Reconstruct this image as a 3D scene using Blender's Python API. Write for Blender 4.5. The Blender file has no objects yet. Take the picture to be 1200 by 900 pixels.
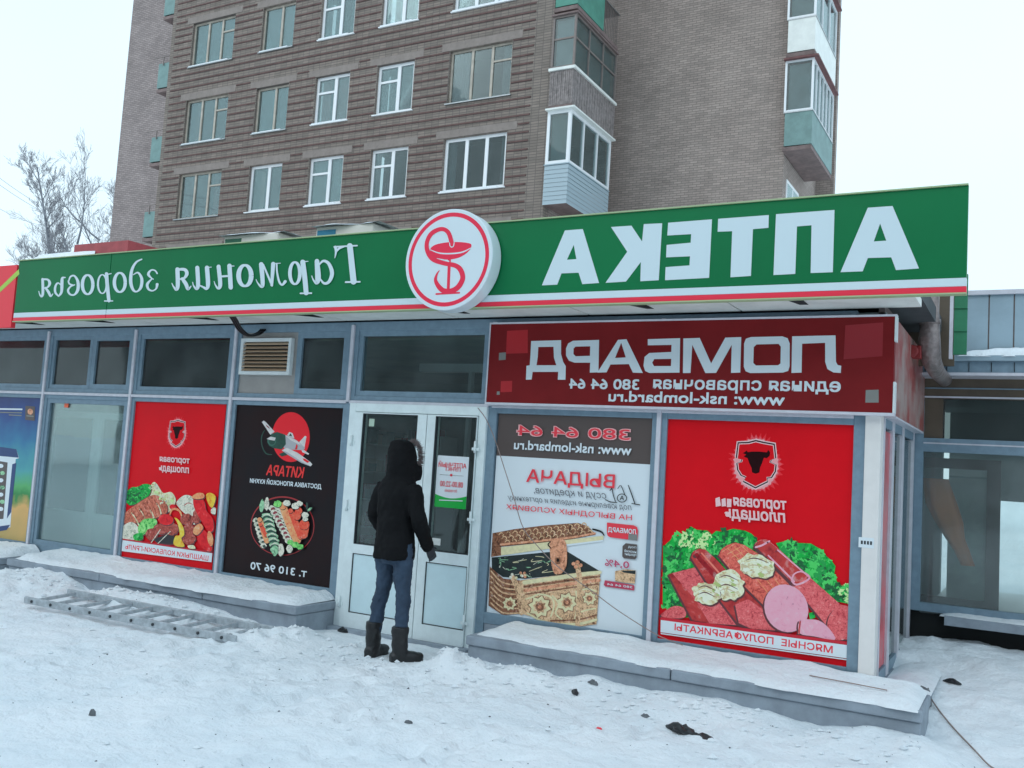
import bpy, bmesh, math, random
import numpy as np
from mathutils import Vector, Matrix, Euler
from mathutils.geometry import tessellate_polygon
from mathutils import noise as mnoise

random.seed(7)
SC = bpy.context.scene
COL = SC.collection
R = math.radians

# ------------------------------------------------------------------ camera
FPX, YAW, PITCH, ROLL = 1106.6, -0.509684, 0.083742, 0.062317
CAM = Vector((0.0, -7.005, 1.6))
_f = Vector((math.sin(YAW) * math.cos(PITCH), math.cos(YAW) * math.cos(PITCH), math.sin(PITCH)))
_r = Vector((math.cos(YAW), -math.sin(YAW), 0))
_u = _r.cross(_f)
CR = math.cos(ROLL) * _r + math.sin(ROLL) * _u
CU = math.cos(ROLL) * _u - math.sin(ROLL) * _r
cam_d = bpy.data.cameras.new('camera')
cam = bpy.data.objects.new('camera', cam_d)
COL.objects.link(cam)
m = Matrix((CR, CU, -_f)).transposed().to_4x4()
m.translation = CAM
cam.matrix_world = m
cam_d.sensor_fit = 'HORIZONTAL'
cam_d.angle_x = 2 * math.atan(600 / FPX)
cam_d.clip_start = 0.05
cam_d.clip_end = 5000
SC.camera = cam

# ------------------------------------------------------------------ sky and sun
SUN_EL, SUN_ROT = R(38), R(200)
world = bpy.data.worlds.new('World')
SC.world = world
world.use_nodes = True
wn, wl = world.node_tree.nodes, world.node_tree.links
wn.clear()
w_out = wn.new('ShaderNodeOutputWorld')
w_bg = wn.new('ShaderNodeBackground')
w_bg.inputs['Strength'].default_value = 0.1
sky = wn.new('ShaderNodeTexSky')
sky.sky_type = 'NISHITA'
sky.sun_disc = False
sky.sun_elevation = SUN_EL
sky.sun_rotation = SUN_ROT
sky.dust_density = 4.0
wtc = wn.new('ShaderNodeTexCoord')
wsep = wn.new('ShaderNodeSeparateXYZ')
wramp = wn.new('ShaderNodeValToRGB')            # the cloud deck: pale at the horizon, bluer overhead
wramp.color_ramp.elements[0].position = 0.0
wramp.color_ramp.elements[0].color = (0.93, 1.15, 1.28, 1)
wramp.color_ramp.elements[1].position = 0.9
wramp.color_ramp.elements[1].color = (0.79, 1.06, 1.28, 1)
wel = wramp.color_ramp.elements.new(0.35)
wel.color = (0.92, 1.15, 1.29, 1)
wnoi = wn.new('ShaderNodeTexNoise')
wnoi.inputs['Scale'].default_value = 1.6
wnoi.inputs['Detail'].default_value = 3
wnr = wn.new('ShaderNodeMapRange')
wnr.inputs['From Min'].default_value = 0.3
wnr.inputs['From Max'].default_value = 0.7
wnr.inputs['To Min'].default_value = 9.7
wnr.inputs['To Max'].default_value = 11.0
wmul = wn.new('ShaderNodeVectorMath'); wmul.operation = 'SCALE'
wmix = wn.new('ShaderNodeMix'); wmix.data_type = 'RGBA'
wmix.inputs['Factor'].default_value = 0.92
wl.new(wtc.outputs['Generated'], wsep.inputs[0])
wl.new(wsep.outputs['Z'], wramp.inputs['Fac'])
wl.new(wtc.outputs['Generated'], wnoi.inputs['Vector'])
wl.new(wnoi.outputs['Fac'], wnr.inputs['Value'])
wl.new(wramp.outputs['Color'], wmul.inputs[0])
wl.new(wnr.outputs['Result'], wmul.inputs['Scale'])
wl.new(sky.outputs['Color'], wmix.inputs['A'])
wl.new(wmul.outputs['Vector'], wmix.inputs['B'])
wl.new(wmix.outputs['Result'], w_bg.inputs['Color'])
wl.new(w_bg.outputs[0], w_out.inputs[0])

sun_d = bpy.data.lights.new('sun', 'SUN')
sun_d.energy = 0.5
sun_d.angle = R(40)
sun_d.color = (0.92, 0.97, 1.0)
sun = bpy.data.objects.new('sun', sun_d)
COL.objects.link(sun)
# sun_rotation is clockwise from +Y seen from above
sdir = Vector((math.sin(SUN_ROT) * math.cos(SUN_EL), math.cos(SUN_ROT) * math.cos(SUN_EL), math.sin(SUN_EL)))
sun.rotation_euler = (-sdir).to_track_quat('-Z', 'Y').to_euler()
sun.location = (0, 0, 40)

SC.view_settings.view_transform = 'Standard'
SC.view_settings.look = 'None'
SC.view_settings.gamma = 1
SC.view_settings.use_curve_mapping = False
SC.view_settings.exposure = 0.0
SC.render.engine = 'CYCLES'
SC.cycles.max_bounces = 8
SC.cycles.transparent_max_bounces = 12

# ------------------------------------------------------------------ helpers
def ray(px, py):
    d = CR * ((px - 600) / FPX) - CU * ((py - 450) / FPX) + _f
    return d
def on_y(px, py, y):                             # the point of the plane Y = y that the survey photo shows at (px, py)
    d = ray(px, py)
    return CAM + d * ((y - CAM.y) / d.y)
def on_z(px, py, z):
    d = ray(px, py)
    return CAM + d * ((z - CAM.z) / d.z)

def lin(c):
    c /= 255.0
    return c / 12.92 if c <= 0.04045 else ((c + 0.055) / 1.055) ** 2.4
WB = (0.37, 0.57, 0.67)
def ph(r, g, b, k=0.8):                          # colour of a surface that looks (r, g, b) beside white paint
    return tuple(min(0.88, max(0.004, lin(v) / w * k)) for v, w in zip((r, g, b), WB)) + (1,)

MATS = {}
def mat(name, col=(0.5, 0.5, 0.5, 1), rough=0.6, metal=0.0, spec=0.5, noise=None, bump=None, coat=0.0):
    """noise=(scale, amount[, col2]) mottles the colour, bump=(scale, strength, distance)."""
    if name in MATS:
        return MATS[name]
    mt = bpy.data.materials.new(name)
    mt.use_nodes = True
    n, l = mt.node_tree.nodes, mt.node_tree.links
    b = n['Principled BSDF']
    b.inputs['Base Color'].default_value = col
    b.inputs['Roughness'].default_value = rough
    b.inputs['Metallic'].default_value = metal
    b.inputs['Specular IOR Level'].default_value = spec
    if coat:
        b.inputs['Coat Weight'].default_value = coat
        b.inputs['Coat Roughness'].default_value = 0.08
    tc = n.new('ShaderNodeTexCoord')
    if noise:
        nz = n.new('ShaderNodeTexNoise')
        nz.inputs['Scale'].default_value = noise[0]
        nz.inputs['Detail'].default_value = 6
        nz.inputs['Roughness'].default_value = 0.65
        l.new(tc.outputs['Object'], nz.inputs['Vector'])
        rp = n.new('ShaderNodeValToRGB')
        c2 = noise[2] if len(noise) > 2 else tuple(v * (1 - noise[1]) for v in col[:3]) + (1,)
        rp.color_ramp.elements[0].position = 0.38
        rp.color_ramp.elements[1].position = 0.62
        rp.color_ramp.elements[0].color = c2
        rp.color_ramp.elements[1].color = col
        l.new(nz.outputs['Fac'], rp.inputs['Fac'])
        l.new(rp.outputs['Color'], b.inputs['Base Color'])
    if bump:
        nb = n.new('ShaderNodeTexNoise')
        nb.inputs['Scale'].default_value = bump[0]
        nb.inputs['Detail'].default_value = 8
        l.new(tc.outputs['Object'], nb.inputs['Vector'])
        bp = n.new('ShaderNodeBump')
        bp.inputs['Strength'].default_value = bump[1]
        bp.inputs['Distance'].default_value = bump[2]
        l.new(nb.outputs['Fac'], bp.inputs['Height'])
        l.new(bp.outputs['Normal'], b.inputs['Normal'])
    MATS[name] = mt
    return mt

class MB:
    """collects geometry in world coordinates and links it as ONE mesh object"""
    def __init__(s):
        s.v, s.f, s.mi, s.sm, s.ms = [], [], [], [], []
    def slot(s, m_):
        if m_ not in s.ms:
            s.ms.append(m_)
        return s.ms.index(m_)
    def add(s, vs, fs, m_, smooth=False):
        o = len(s.v)
        s.v += [tuple(v) for v in vs]
        k = s.slot(m_)
        for f in fs:
            s.f.append(tuple(i + o for i in f)); s.mi.append(k); s.sm.append(smooth)
        return s
    def box(s, x0, x1, y0, y1, z0, z1, m_):
        x0, x1 = min(x0, x1), max(x0, x1); y0, y1 = min(y0, y1), max(y0, y1); z0, z1 = min(z0, z1), max(z0, z1)
        v = [(x0, y0, z0), (x1, y0, z0), (x1, y1, z0), (x0, y1, z0), (x0, y0, z1), (x1, y0, z1), (x1, y1, z1), (x0, y1, z1)]
        f = [(0, 3, 2, 1), (4, 5, 6, 7), (0, 1, 5, 4), (1, 2, 6, 5), (2, 3, 7, 6), (3, 0, 4, 7)]
        return s.add(v, f, m_)
    def bar(s, a, b, w, h, m_, up=Vector((0, 0, 1))):
        a, b = Vector(a), Vector(b); d = (b - a).normalized()
        sd = d.cross(up)
        sd = sd.normalized() if sd.length > 1e-5 else Vector((1, 0, 0))
        up2 = sd.cross(d)
        v = []
        for p_ in (a, b):
            for i, j in ((-1, -1), (1, -1), (1, 1), (-1, 1)):
                v.append(p_ + sd * (i * w / 2) + up2 * (j * h / 2))
        f = [(0, 1, 2, 3), (7, 6, 5, 4), (0, 4, 5, 1), (1, 5, 6, 2), (2, 6, 7, 3), (3, 7, 4, 0)]
        return s.add(v, f, m_)
    def loft(s, rings, m_, smooth=True, cap=True):
        n = len(rings[0]); v = [q for r_ in rings for q in r_]; f = []
        for i in range(len(rings) - 1):
            for j in range(n):
                k = (j + 1) % n
                f.append((i * n + j, i * n + k, (i + 1) * n + k, (i + 1) * n + j))
        if cap:
            f.append(tuple(reversed(range(n)))); f.append(tuple((len(rings) - 1) * n + j for j in range(n)))
        return s.add(v, f, m_, smooth)
    def tube(s, pts, rad, m_, n=8, smooth=True):
        pts = [Vector(p_) for p_ in pts]
        rs = rad if isinstance(rad, (list, tuple)) else [rad] * len(pts)
        rings = []
        ref = None
        for i, p_ in enumerate(pts):
            d = (pts[min(i + 1, len(pts) - 1)] - pts[max(i - 1, 0)]).normalized()
            if ref is None:
                ref = d.orthogonal().normalized()
            ref = (ref - d * ref.dot(d))
            ref = ref.normalized() if ref.length > 1e-6 else d.orthogonal().normalized()
            e = d.cross(ref)
            rings.append([p_ + (ref * math.cos(2 * math.pi * k / n) + e * math.sin(2 * math.pi * k / n)) * rs[i] for k in range(n)])
        return s.loft(rings, m_, smooth)
    def ball(s, c, r3, m_, nu=16, nv=10):
        c = Vector(c); rings = []
        for i in range(nv + 1):
            t = math.pi * (0.02 + 0.96 * i / nv)
            rings.append([c + Vector((r3[0] * math.sin(t) * math.cos(2 * math.pi * k / nu), r3[1] * math.sin(t) * math.sin(2 * math.pi * k / nu), -r3[2] * math.cos(t))) for k in range(nu)])
        return s.loft(rings, m_)
    def disc(s, c, axis, r_, th, m_, n=40):
        c = Vector(c); a = Vector(axis).normalized(); e = a.orthogonal().normalized(); g = a.cross(e)
        rings = [[c + a * t + (e * math.cos(2 * math.pi * k / n) + g * math.sin(2 * math.pi * k / n)) * r_ for k in range(n)] for t in (0, th)]
        return s.loft(rings, m_, False)
    def build(s, name, parent=None, origin=None, bevel=0.0, tags=None):
        if parent is not None:
            o3 = wloc(parent)
            origin = o3 if origin is None else Vector(origin)
        else:
            o3 = Vector((0, 0, 0)); origin = Vector(origin or (0, 0, 0))
        me = bpy.data.meshes.new(name)
        me.from_pydata([(a - origin.x, b - origin.y, c - origin.z) for a, b, c in s.v], [], s.f)
        for m_ in s.ms:
            me.materials.append(m_)
        me.polygons.foreach_set('material_index', s.mi)
        me.polygons.foreach_set('use_smooth', s.sm)
        me.update()
        o = bpy.data.objects.new(name, me)
        COL.objects.link(o)
        o.location = origin - o3
        if parent is not None:
            o.parent = parent
        if bevel:
            bv = o.modifiers.new('bevel', 'BEVEL'); bv.width = bevel; bv.segments = 2; bv.limit_method = 'ANGLE'
        if tags:
            tag(o, *tags)
        return o

def wloc(o):
    p_ = Vector(o.location)
    while o.parent:
        o = o.parent; p_ += o.location
    return p_

def tag(o, label, cat, group=None, kind=None):
    o['label'] = label; o['category'] = cat
    if group: o['group'] = group
    if kind: o['kind'] = kind
    return o
def thing(name, loc, label, cat, group=None):
    o = bpy.data.objects.new(name, None)
    COL.objects.link(o); o.location = loc
    o.empty_display_size = 0.2
    return tag(o, label, cat, group)
def structure(o):
    o['kind'] = 'structure'; return o

def smooth_ring(pts, k=4):
    n = len(pts); out = []
    for i in range(n):
        p0, p1, p2, p3 = pts[i - 1], pts[i], pts[(i + 1) % n], pts[(i + 2) % n]
        for j in range(k):
            t = j / k
            out.append(tuple(0.5 * (2 * p1[a] + (p2[a] - p0[a]) * t + (2 * p0[a] - 5 * p1[a] + 4 * p2[a] - p3[a]) * t * t + (3 * p1[a] - p0[a] - 3 * p2[a] + p3[a]) * t ** 3) for a in (0, 1)))
    return out
def smooth_line(pts, k=6):
    n = len(pts); out = []
    for i in range(n - 1):
        p0, p1, p2, p3 = pts[max(i - 1, 0)], pts[i], pts[i + 1], pts[min(i + 2, n - 1)]
        for j in range(k):
            t = j / k
            out.append(tuple(0.5 * (2 * p1[a] + (p2[a] - p0[a]) * t + (2 * p0[a] - 5 * p1[a] + 4 * p2[a] - p3[a]) * t * t + (3 * p1[a] - p0[a] - 3 * p2[a] + p3[a]) * t ** 3) for a in range(len(p1))))
    out.append(pts[-1])
    return out
def ell(cx, cy, rx, ry, rot=0, n=28, wob=0.0, seed=0):
    rr = random.Random(seed); out = []
    for i in range(n):
        a = 2 * math.pi * i / n
        q = 1 + wob * (rr.random() - 0.5) * 2
        x, y = rx * q * math.cos(a), ry * q * math.sin(a)
        out.append((cx + x * math.cos(rot) - y * math.sin(rot), cy + x * math.sin(rot) + y * math.cos(rot)))
    return out

_tcache = {}
def glyphs(s, bold, shear):
    key = (s, bold, shear)
    if key not in _tcache:
        cu = bpy.data.curves.new('lettering_source', 'FONT')
        cu.body = s; cu.size = 1.0; cu.offset = bold; cu.shear = shear; cu.resolution_u = 3
        ob = bpy.data.objects.new('lettering_source', cu)
        COL.objects.link(ob)
        dg = bpy.context.evaluated_depsgraph_get(); dg.update()
        me = bpy.data.meshes.new_from_object(ob.evaluated_get(dg))
        v = [(q.co.x, q.co.y) for q in me.vertices]; f = [tuple(p_.vertices) for p_ in me.polygons]
        bpy.data.objects.remove(ob); bpy.data.curves.remove(cu); bpy.data.meshes.remove(me)
        x0, x1 = min(a for a, _ in v), max(a for a, _ in v); z0, z1 = min(b for _, b in v), max(b for _, b in v)
        par = list(range(len(v)))                 # overlapping contours of one glyph must not lie in one plane: number the pieces
        def root(i):
            while par[i] != i: par[i] = par[par[i]]; i = par[i]
            return i
        for q in f:
            for i in q[1:]: par[root(i)] = root(q[0])
        ids = {}
        lay = [ids.setdefault(root(i), len(ids)) % 5 for i in range(len(v))]
        _tcache[key] = ([((a - x0) / (x1 - x0), (b - z0) / (z1 - z0), lay[i]) for i, (a, b) in enumerate(v)], f)
    return _tcache[key]

class Print(MB):
    """flat printed shapes lying on a vertical sheet Y = y; each shape lies a hair in front of the last"""
    def __init__(s, y, org=(0, 0), sc=1.0, step=0.00012):
        super().__init__(); s.y = y; s.y0 = y; s.org = org; s.sc = sc; s.step = step; s.M = None; s.sh = None; s.marks = []; s.clip = None
    def at(s, org, sc):
        s.org, s.sc = org, sc; return s
    def pt(s, q):
        p_ = on_y(q[0] / s.sc + s.org[0], q[1] / s.sc + s.org[1], s.y0)
        x, z = s.M(p_.x, p_.z) if s.M else (p_.x, p_.z)
        if s.clip: x, z = min(max(x, s.clip[0]), s.clip[2]), min(max(z, s.clip[1]), s.clip[3])   # the print ends at the film's edge
        return (x, z)
    def flat(s, rings, m_):                       # rings already in sheet metres
        s.y -= s.step
        r3 = [[Vector((a, b, 0)) for a, b in r_] for r_ in rings]
        tris = tessellate_polygon(r3)
        v = [(q.x, s.y, q.y) for r_ in r3 for q in r_]
        return s.add(v, [tuple(t) for t in tris], m_)
    def poly(s, pts, m_, holes=(), smooth=False):
        if s.sh: sx, sy, sm = s.sh; sh0, s.sh = s.sh, None; s.poly([(x + sx, y + sy) for x, y in pts], sm, (), smooth); s.sh = sh0
        rings = [pts] + list(holes)
        if smooth: rings = [smooth_ring(r_) for r_ in rings]
        return s.flat([[s.pt(q) for q in r_] for r_ in rings], m_)
    def rect(s, x0, z0, x1, z1, m_):
        return s.flat([[(x0, z0), (x1, z0), (x1, z1), (x0, z1)]], m_)
    def stroke(s, pts, m_, w=None, k=6, closed=False):
        """pts: (x, y[, w]) in traced units; a ribbon of that width with round ends"""
        q = [(p_[0], p_[1], p_[2] if len(p_) > 2 else w) for p_ in pts]
        if closed: q = q + [q[0]]
        q = smooth_line(q, k) if len(q) > 2 else q
        L, Rr = [], []
        for i, p_ in enumerate(q):
            a, b = q[max(i - 1, 0)], q[min(i + 1, len(q) - 1)]
            d = Vector((b[0] - a[0], b[1] - a[1])); d = d.normalized() if d.length > 1e-6 else Vector((1, 0))
            nx, ny = -d.y * p_[2] / 2, d.x * p_[2] / 2
            L.append((p_[0] + nx, p_[1] + ny)); Rr.append((p_[0] - nx, p_[1] - ny))
        s.y -= s.step
        v = [(a, s.y, b) for a, b in [s.pt(t) for t in L + Rr]]
        n = len(L)
        s.add(v, [(i, i + 1, n + i + 1, n + i) for i in range(n - 1)], m_)
        if not closed:
            for e in (q[0], q[-1]):
                if e[2] > 3: s.poly(ell(e[0], e[1], e[2] / 2, e[2] / 2, n=12), m_)
        return s
    def text(s, t, lb, rt, m_, bold=0.02, shear=0.0, mirror=True):
        (x0, z0), (x1, z1) = s.pt(lb), s.pt(rt)
        return s.text_at(t, x0, z0, x1, z1, m_, bold, shear, mirror)
    def text_at(s, t, x0, z0, x1, z1, m_, bold=0.02, shear=0.0, mirror=True):
        v, f = glyphs(t, 0.0, shear)
        s.marks.append((len(s.v), len(s.f)))
        d = max(0.0, bold) * (z1 - z0) * 0.75                # heavier faces: the glyphs printed several times, a stroke's breadth apart
        offs = ((-1, -1), (1, -1), (1, 1), (-1, 1), (0, 0)) if d > 0 else ((0, 0),)
        for ox, oz in offs:
            s.y -= max(s.step, 0.00008)
            ax0, ax1, az0, az1 = x0 + d + ox * d, x1 - d + ox * d, z0 + d + oz * d, z1 - d + oz * d
            vv, ff = [], []
            for fi, q in enumerate(f):            # each facet a hair off the next: overlapping contours never share a plane
                ff.append(tuple(range(len(vv), len(vv) + len(q))))
                for i in q:
                    a, b, k = v[i]
                    vv.append((ax1 - a * (ax1 - ax0) if mirror else ax0 + a * (ax1 - ax0), s.y - (fi % 13) * 0.000005, az0 + b * (az1 - az0)))
            s.add(vv, ff, m_)
        return s

    def build(s, name, parent=None, origin=None, bevel=0.0, tags=None):
        if len(s.marks) < 2:
            return super().build(name, parent, origin, bevel, tags)
        cuts = ([(0, 0)] if s.marks[0][1] > 0 else []) + s.marks + [(len(s.v), len(s.f))]     # every line of writing its own part
        o = None
        for (v0, f0), (v1, f1) in zip(cuts[:-1], cuts[1:]):
            q = MB(); q.ms = list(s.ms); q.v = s.v[v0:v1]; q.f = [tuple(i - v0 for i in f) for f in s.f[f0:f1]]; q.mi = s.mi[f0:f1]; q.sm = s.sm[f0:f1]
            o = q.build(name, parent, origin, bevel, tags)
        return o

# ------------------------------------------------------------------ shared materials
M_white = mat('white_pvc', ph(160, 198, 212), 0.35, noise=(9, 0.08), bump=(30, 0.05, 0.002))
M_door = mat('white_door_pvc', ph(164, 212, 232), 0.35, noise=(9, 0.08), bump=(30, 0.05, 0.002))
M_alu = mat('grey_painted_frame', ph(88, 128, 152), 0.5, noise=(14, 0.15), bump=(40, 0.05, 0.001))
M_alul = mat('pale_frame_rib', ph(150, 180, 200), 0.35, noise=(14, 0.1))
M_dark = mat('dark_void', (0.012, 0.013, 0.013, 1), 0.8)
M_black = mat('black_plastic', (0.012, 0.012, 0.014, 1), 0.45)
M_steel = mat('galvanised_steel', (0.42, 0.44, 0.45, 1), 0.38, 0.9, noise=(30, 0.25))
M_grey = mat('mid_grey_paint', ph(95, 105, 108), 0.5, noise=(12, 0.2))

def glass_mat(name, tint, refl=0.1, rough=0.02, wav=0.0, dust=0.04):
    mt = bpy.data.materials.new(name); mt.use_nodes = True
    n, l = mt.node_tree.nodes, mt.node_tree.links
    n.clear()
    out = n.new('ShaderNodeOutputMaterial'); mx = n.new('ShaderNodeMixShader')
    tr = n.new('ShaderNodeBsdfTransparent'); tr.inputs[0].default_value = tint
    gl = n.new('ShaderNodeBsdfGlossy'); gl.inputs['Roughness'].default_value = rough
    gl.inputs['Color'].default_value = (0.9, 0.97, 0.97, 1)
    fr = n.new('ShaderNodeFresnel'); fr.inputs['IOR'].default_value = 1.5
    mr = n.new('ShaderNodeMath'); mr.operation = 'MULTIPLY_ADD'; mr.inputs[1].default_value = refl * 6; mr.inputs[2].default_value = 0.0
    mr.use_clamp = True
    l.new(fr.outputs[0], mr.inputs[0]); l.new(mr.outputs[0], mx.inputs[0])
    l.new(tr.outputs[0], mx.inputs[1]); l.new(gl.outputs[0], mx.inputs[2])
    df = n.new('ShaderNodeBsdfDiffuse'); df.inputs[0].default_value = (0.6, 0.63, 0.63, 1)      # pale dust haze mixed into the glass to lighten dark panes
    dn = n.new('ShaderNodeTexNoise'); dn.inputs['Scale'].default_value = 2.3; dn.inputs['Detail'].default_value = 6; dt = n.new('ShaderNodeTexCoord')
    dr_ = n.new('ShaderNodeMapRange'); dr_.inputs['From Min'].default_value = 0.3; dr_.inputs['From Max'].default_value = 0.7; dr_.inputs['To Min'].default_value = dust * .5; dr_.inputs['To Max'].default_value = dust * 1.5
    m2 = n.new('ShaderNodeMixShader')
    l.new(dt.outputs['Object'], dn.inputs['Vector']); l.new(dn.outputs['Fac'], dr_.inputs['Value']); l.new(dr_.outputs[0], m2.inputs[0]); l.new(mx.outputs[0], m2.inputs[1]); l.new(df.outputs[0], m2.inputs[2]); l.new(m2.outputs[0], out.inputs[0])
    if wav:
        tc = n.new('ShaderNodeTexCoord'); nz = n.new('ShaderNodeTexNoise'); nz.inputs['Scale'].default_value = 1.3
        bp = n.new('ShaderNodeBump'); bp.inputs['Strength'].default_value = wav; bp.inputs['Distance'].default_value = 0.02
        l.new(tc.outputs['Object'], nz.inputs['Vector']); l.new(nz.outputs['Fac'], bp.inputs['Height'])
        l.new(bp.outputs['Normal'], gl.inputs['Normal'])
    MATS[name] = mt
    return mt
M_glass = glass_mat('window_glass', (0.86, 0.92, 0.9, 1), 0.1, 0.02, 0.06)
M_gdark = glass_mat('dark_window_glass', (0.40, 0.44, 0.42, 1), 0.17, 0.03, 0.06, 0.06)
M_gapt = glass_mat('flat_window_glass', (0.7, 0.76, 0.76, 1), 0.12, 0.02, 0.12)

def snow_mat():
    mt = bpy.data.materials.new('snow'); mt.use_nodes = True
    n, l = mt.node_tree.nodes, mt.node_tree.links
    b = n['Principled BSDF']
    b.inputs['Roughness'].default_value = 0.75
    b.inputs['Specular IOR Level'].default_value = 0.25
    b.inputs['Subsurface Weight'].default_value = 0.0
    tc = n.new('ShaderNodeTexCoord')
    n1 = n.new('ShaderNodeTexNoise'); n1.inputs['Scale'].default_value = 1.1; n1.inputs['Detail'].default_value = 7; n1.inputs['Roughness'].default_value = 0.7
    rp = n.new('ShaderNodeValToRGB')
    rp.color_ramp.elements[0].position = 0.3; rp.color_ramp.elements[0].color = (0.80, 0.85, 0.88, 1)
    rp.color_ramp.elements[1].position = 0.62; rp.color_ramp.elements[1].color = (0.93, 0.94, 0.95, 1)
    l.new(tc.outputs['Object'], n1.inputs['Vector']); l.new(n1.outputs['Fac'], rp.inputs['Fac'])
    # grit and trodden specks
    n2 = n.new('ShaderNodeTexNoise'); n2.inputs['Scale'].default_value = 26; n2.inputs['Detail'].default_value = 4
    r2 = n.new('ShaderNodeMapRange'); r2.inputs['From Min'].default_value = 0.69; r2.inputs['From Max'].default_value = 0.76
    mx = n.new('ShaderNodeMix'); mx.data_type = 'RGBA'; mx.inputs['B'].default_value = (0.40, 0.40, 0.42, 1)
    l.new(tc.outputs['Object'], n2.inputs['Vector']); l.new(n2.outputs['Fac'], r2.inputs['Value'])
    ml = n.new('ShaderNodeMath'); ml.operation = 'MULTIPLY'; ml.inputs[1].default_value = 0.55
    l.new(r2.outputs[0], ml.inputs[0]); l.new(ml.outputs[0], mx.inputs['Factor'])
    l.new(rp.outputs['Color'], mx.inputs['A']); l.new(mx.outputs['Result'], b.inputs['Base Color'])
    # crust
    n3 = n.new('ShaderNodeTexNoise'); n3.inputs['Scale'].default_value = 34; n3.inputs['Detail'].default_value = 8; n3.inputs['Roughness'].default_value = 0.65
    n4 = n.new('ShaderNodeTexNoise'); n4.inputs['Scale'].default_value = 7; n4.inputs['Detail'].default_value = 5
    ad = n.new('ShaderNodeMath'); ad.operation = 'MULTIPLY_ADD'; ad.inputs[1].default_value = 2.2
    l.new(tc.outputs['Object'], n3.inputs['Vector']); l.new(tc.outputs['Object'], n4.inputs['Vector'])
    l.new(n4.outputs['Fac'], ad.inputs[0]); l.new(n3.outputs['Fac'], ad.inputs[2])
    bp = n.new('ShaderNodeBump'); bp.inputs['Strength'].default_value = 0.7; bp.inputs['Distance'].default_value = 0.028
    l.new(ad.outputs[0], bp.inputs['Height']); l.new(bp.outputs['Normal'], b.inputs['Normal'])
    MATS['snow'] = mt
    return mt
M_snow = snow_mat()

def brick_mat(name, c1, c2, mortar, bw=0.25, bh=0.075, off=0.5, msize=0.008, axis='XZ'):
    mt = bpy.data.materials.new(name); mt.use_nodes = True
    n, l = mt.node_tree.nodes, mt.node_tree.links
    b = n['Principled BSDF']; b.inputs['Roughness'].default_value = 0.85; b.inputs['Specular IOR Level'].default_value = 0.2
    tc = n.new('ShaderNodeTexCoord'); sp = n.new('ShaderNodeSeparateXYZ'); cb = n.new('ShaderNodeCombineXYZ')
    ad = n.new('ShaderNodeMath'); ad.operation = 'ADD'
    l.new(tc.outputs['Object'], sp.inputs[0])
    l.new(sp.outputs['X'], ad.inputs[0]); l.new(sp.outputs['Y'], ad.inputs[1])     # works on walls facing X or Y
    l.new(ad.outputs[0], cb.inputs['X']); l.new(sp.outputs['Z'], cb.inputs['Y'])
    bt = n.new('ShaderNodeTexBrick')
    bt.offset = off; bt.squash = 1.0
    bt.inputs['Color1'].default_value = c1; bt.inputs['Color2'].default_value = c2; bt.inputs['Mortar'].default_value = mortar
    bt.inputs['Scale'].default_value = 1.0; bt.inputs['Mortar Size'].default_value = msize
    bt.inputs['Brick Width'].default_value = bw; bt.inputs['Row Height'].default_value = bh
    bt.inputs['Bias'].default_value = 0.0
    l.new(cb.outputs[0], bt.inputs['Vector'])
    nz = n.new('ShaderNodeTexNoise'); nz.inputs['Scale'].default_value = 0.9; nz.inputs['Detail'].default_value = 8; nz.inputs['Roughness'].default_value = 0.7
    l.new(tc.outputs['Object'], nz.inputs['Vector'])
    mp = n.new('ShaderNodeMapRange'); mp.inputs['From Min'].default_value = 0.3; mp.inputs['From Max'].default_value = 0.7
    mp.inputs['To Min'].default_value = 0.82; mp.inputs['To Max'].default_value = 1.15
    l.new(nz.outputs['Fac'], mp.inputs['Value'])
    vm = n.new('ShaderNodeVectorMath'); vm.operation = 'SCALE'
    l.new(bt.outputs['Color'], vm.inputs[0]); l.new(mp.outputs[0], vm.inputs['Scale'])
    l.new(vm.outputs['Vector'], b.inputs['Base Color'])
    bp = n.new('ShaderNodeBump'); bp.inputs['Strength'].default_value = 0.5; bp.inputs['Distance'].default_value = 0.01; bp.invert = True
    l.new(bt.outputs['Fac'], bp.inputs['Height']); l.new(bp.outputs['Normal'], b.inputs['Normal'])
    MATS[name] = mt
    return mt
M_brick = brick_mat('taupe_brick', ph(105, 116, 116), ph(92, 103, 103), ph(77, 87, 89), 0.25, 0.083, 0.0, 0.009)
M_brick2 = brick_mat('plain_grey_brick', ph(126, 138, 140), ph(111, 123, 125), ph(96, 108, 110), 0.25, 0.076, 0.5, 0.010)
M_brick3 = brick_mat('pale_grey_brick', ph(122, 135, 141), ph(107, 119, 125), ph(92, 103, 109), 0.25, 0.083, 0.5, 0.012)
M_rib = mat('red_rib_brick', ph(80, 74, 76), 0.85, noise=(3, 0.35))
M_lintel = mat('concrete_lintel', ph(106, 118, 120), 0.85, noise=(3, 0.2))
M_conc = mat('painted_concrete', ph(108, 140, 160), 0.75, noise=(5, 0.22), bump=(18, 0.5, 0.012))

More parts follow.
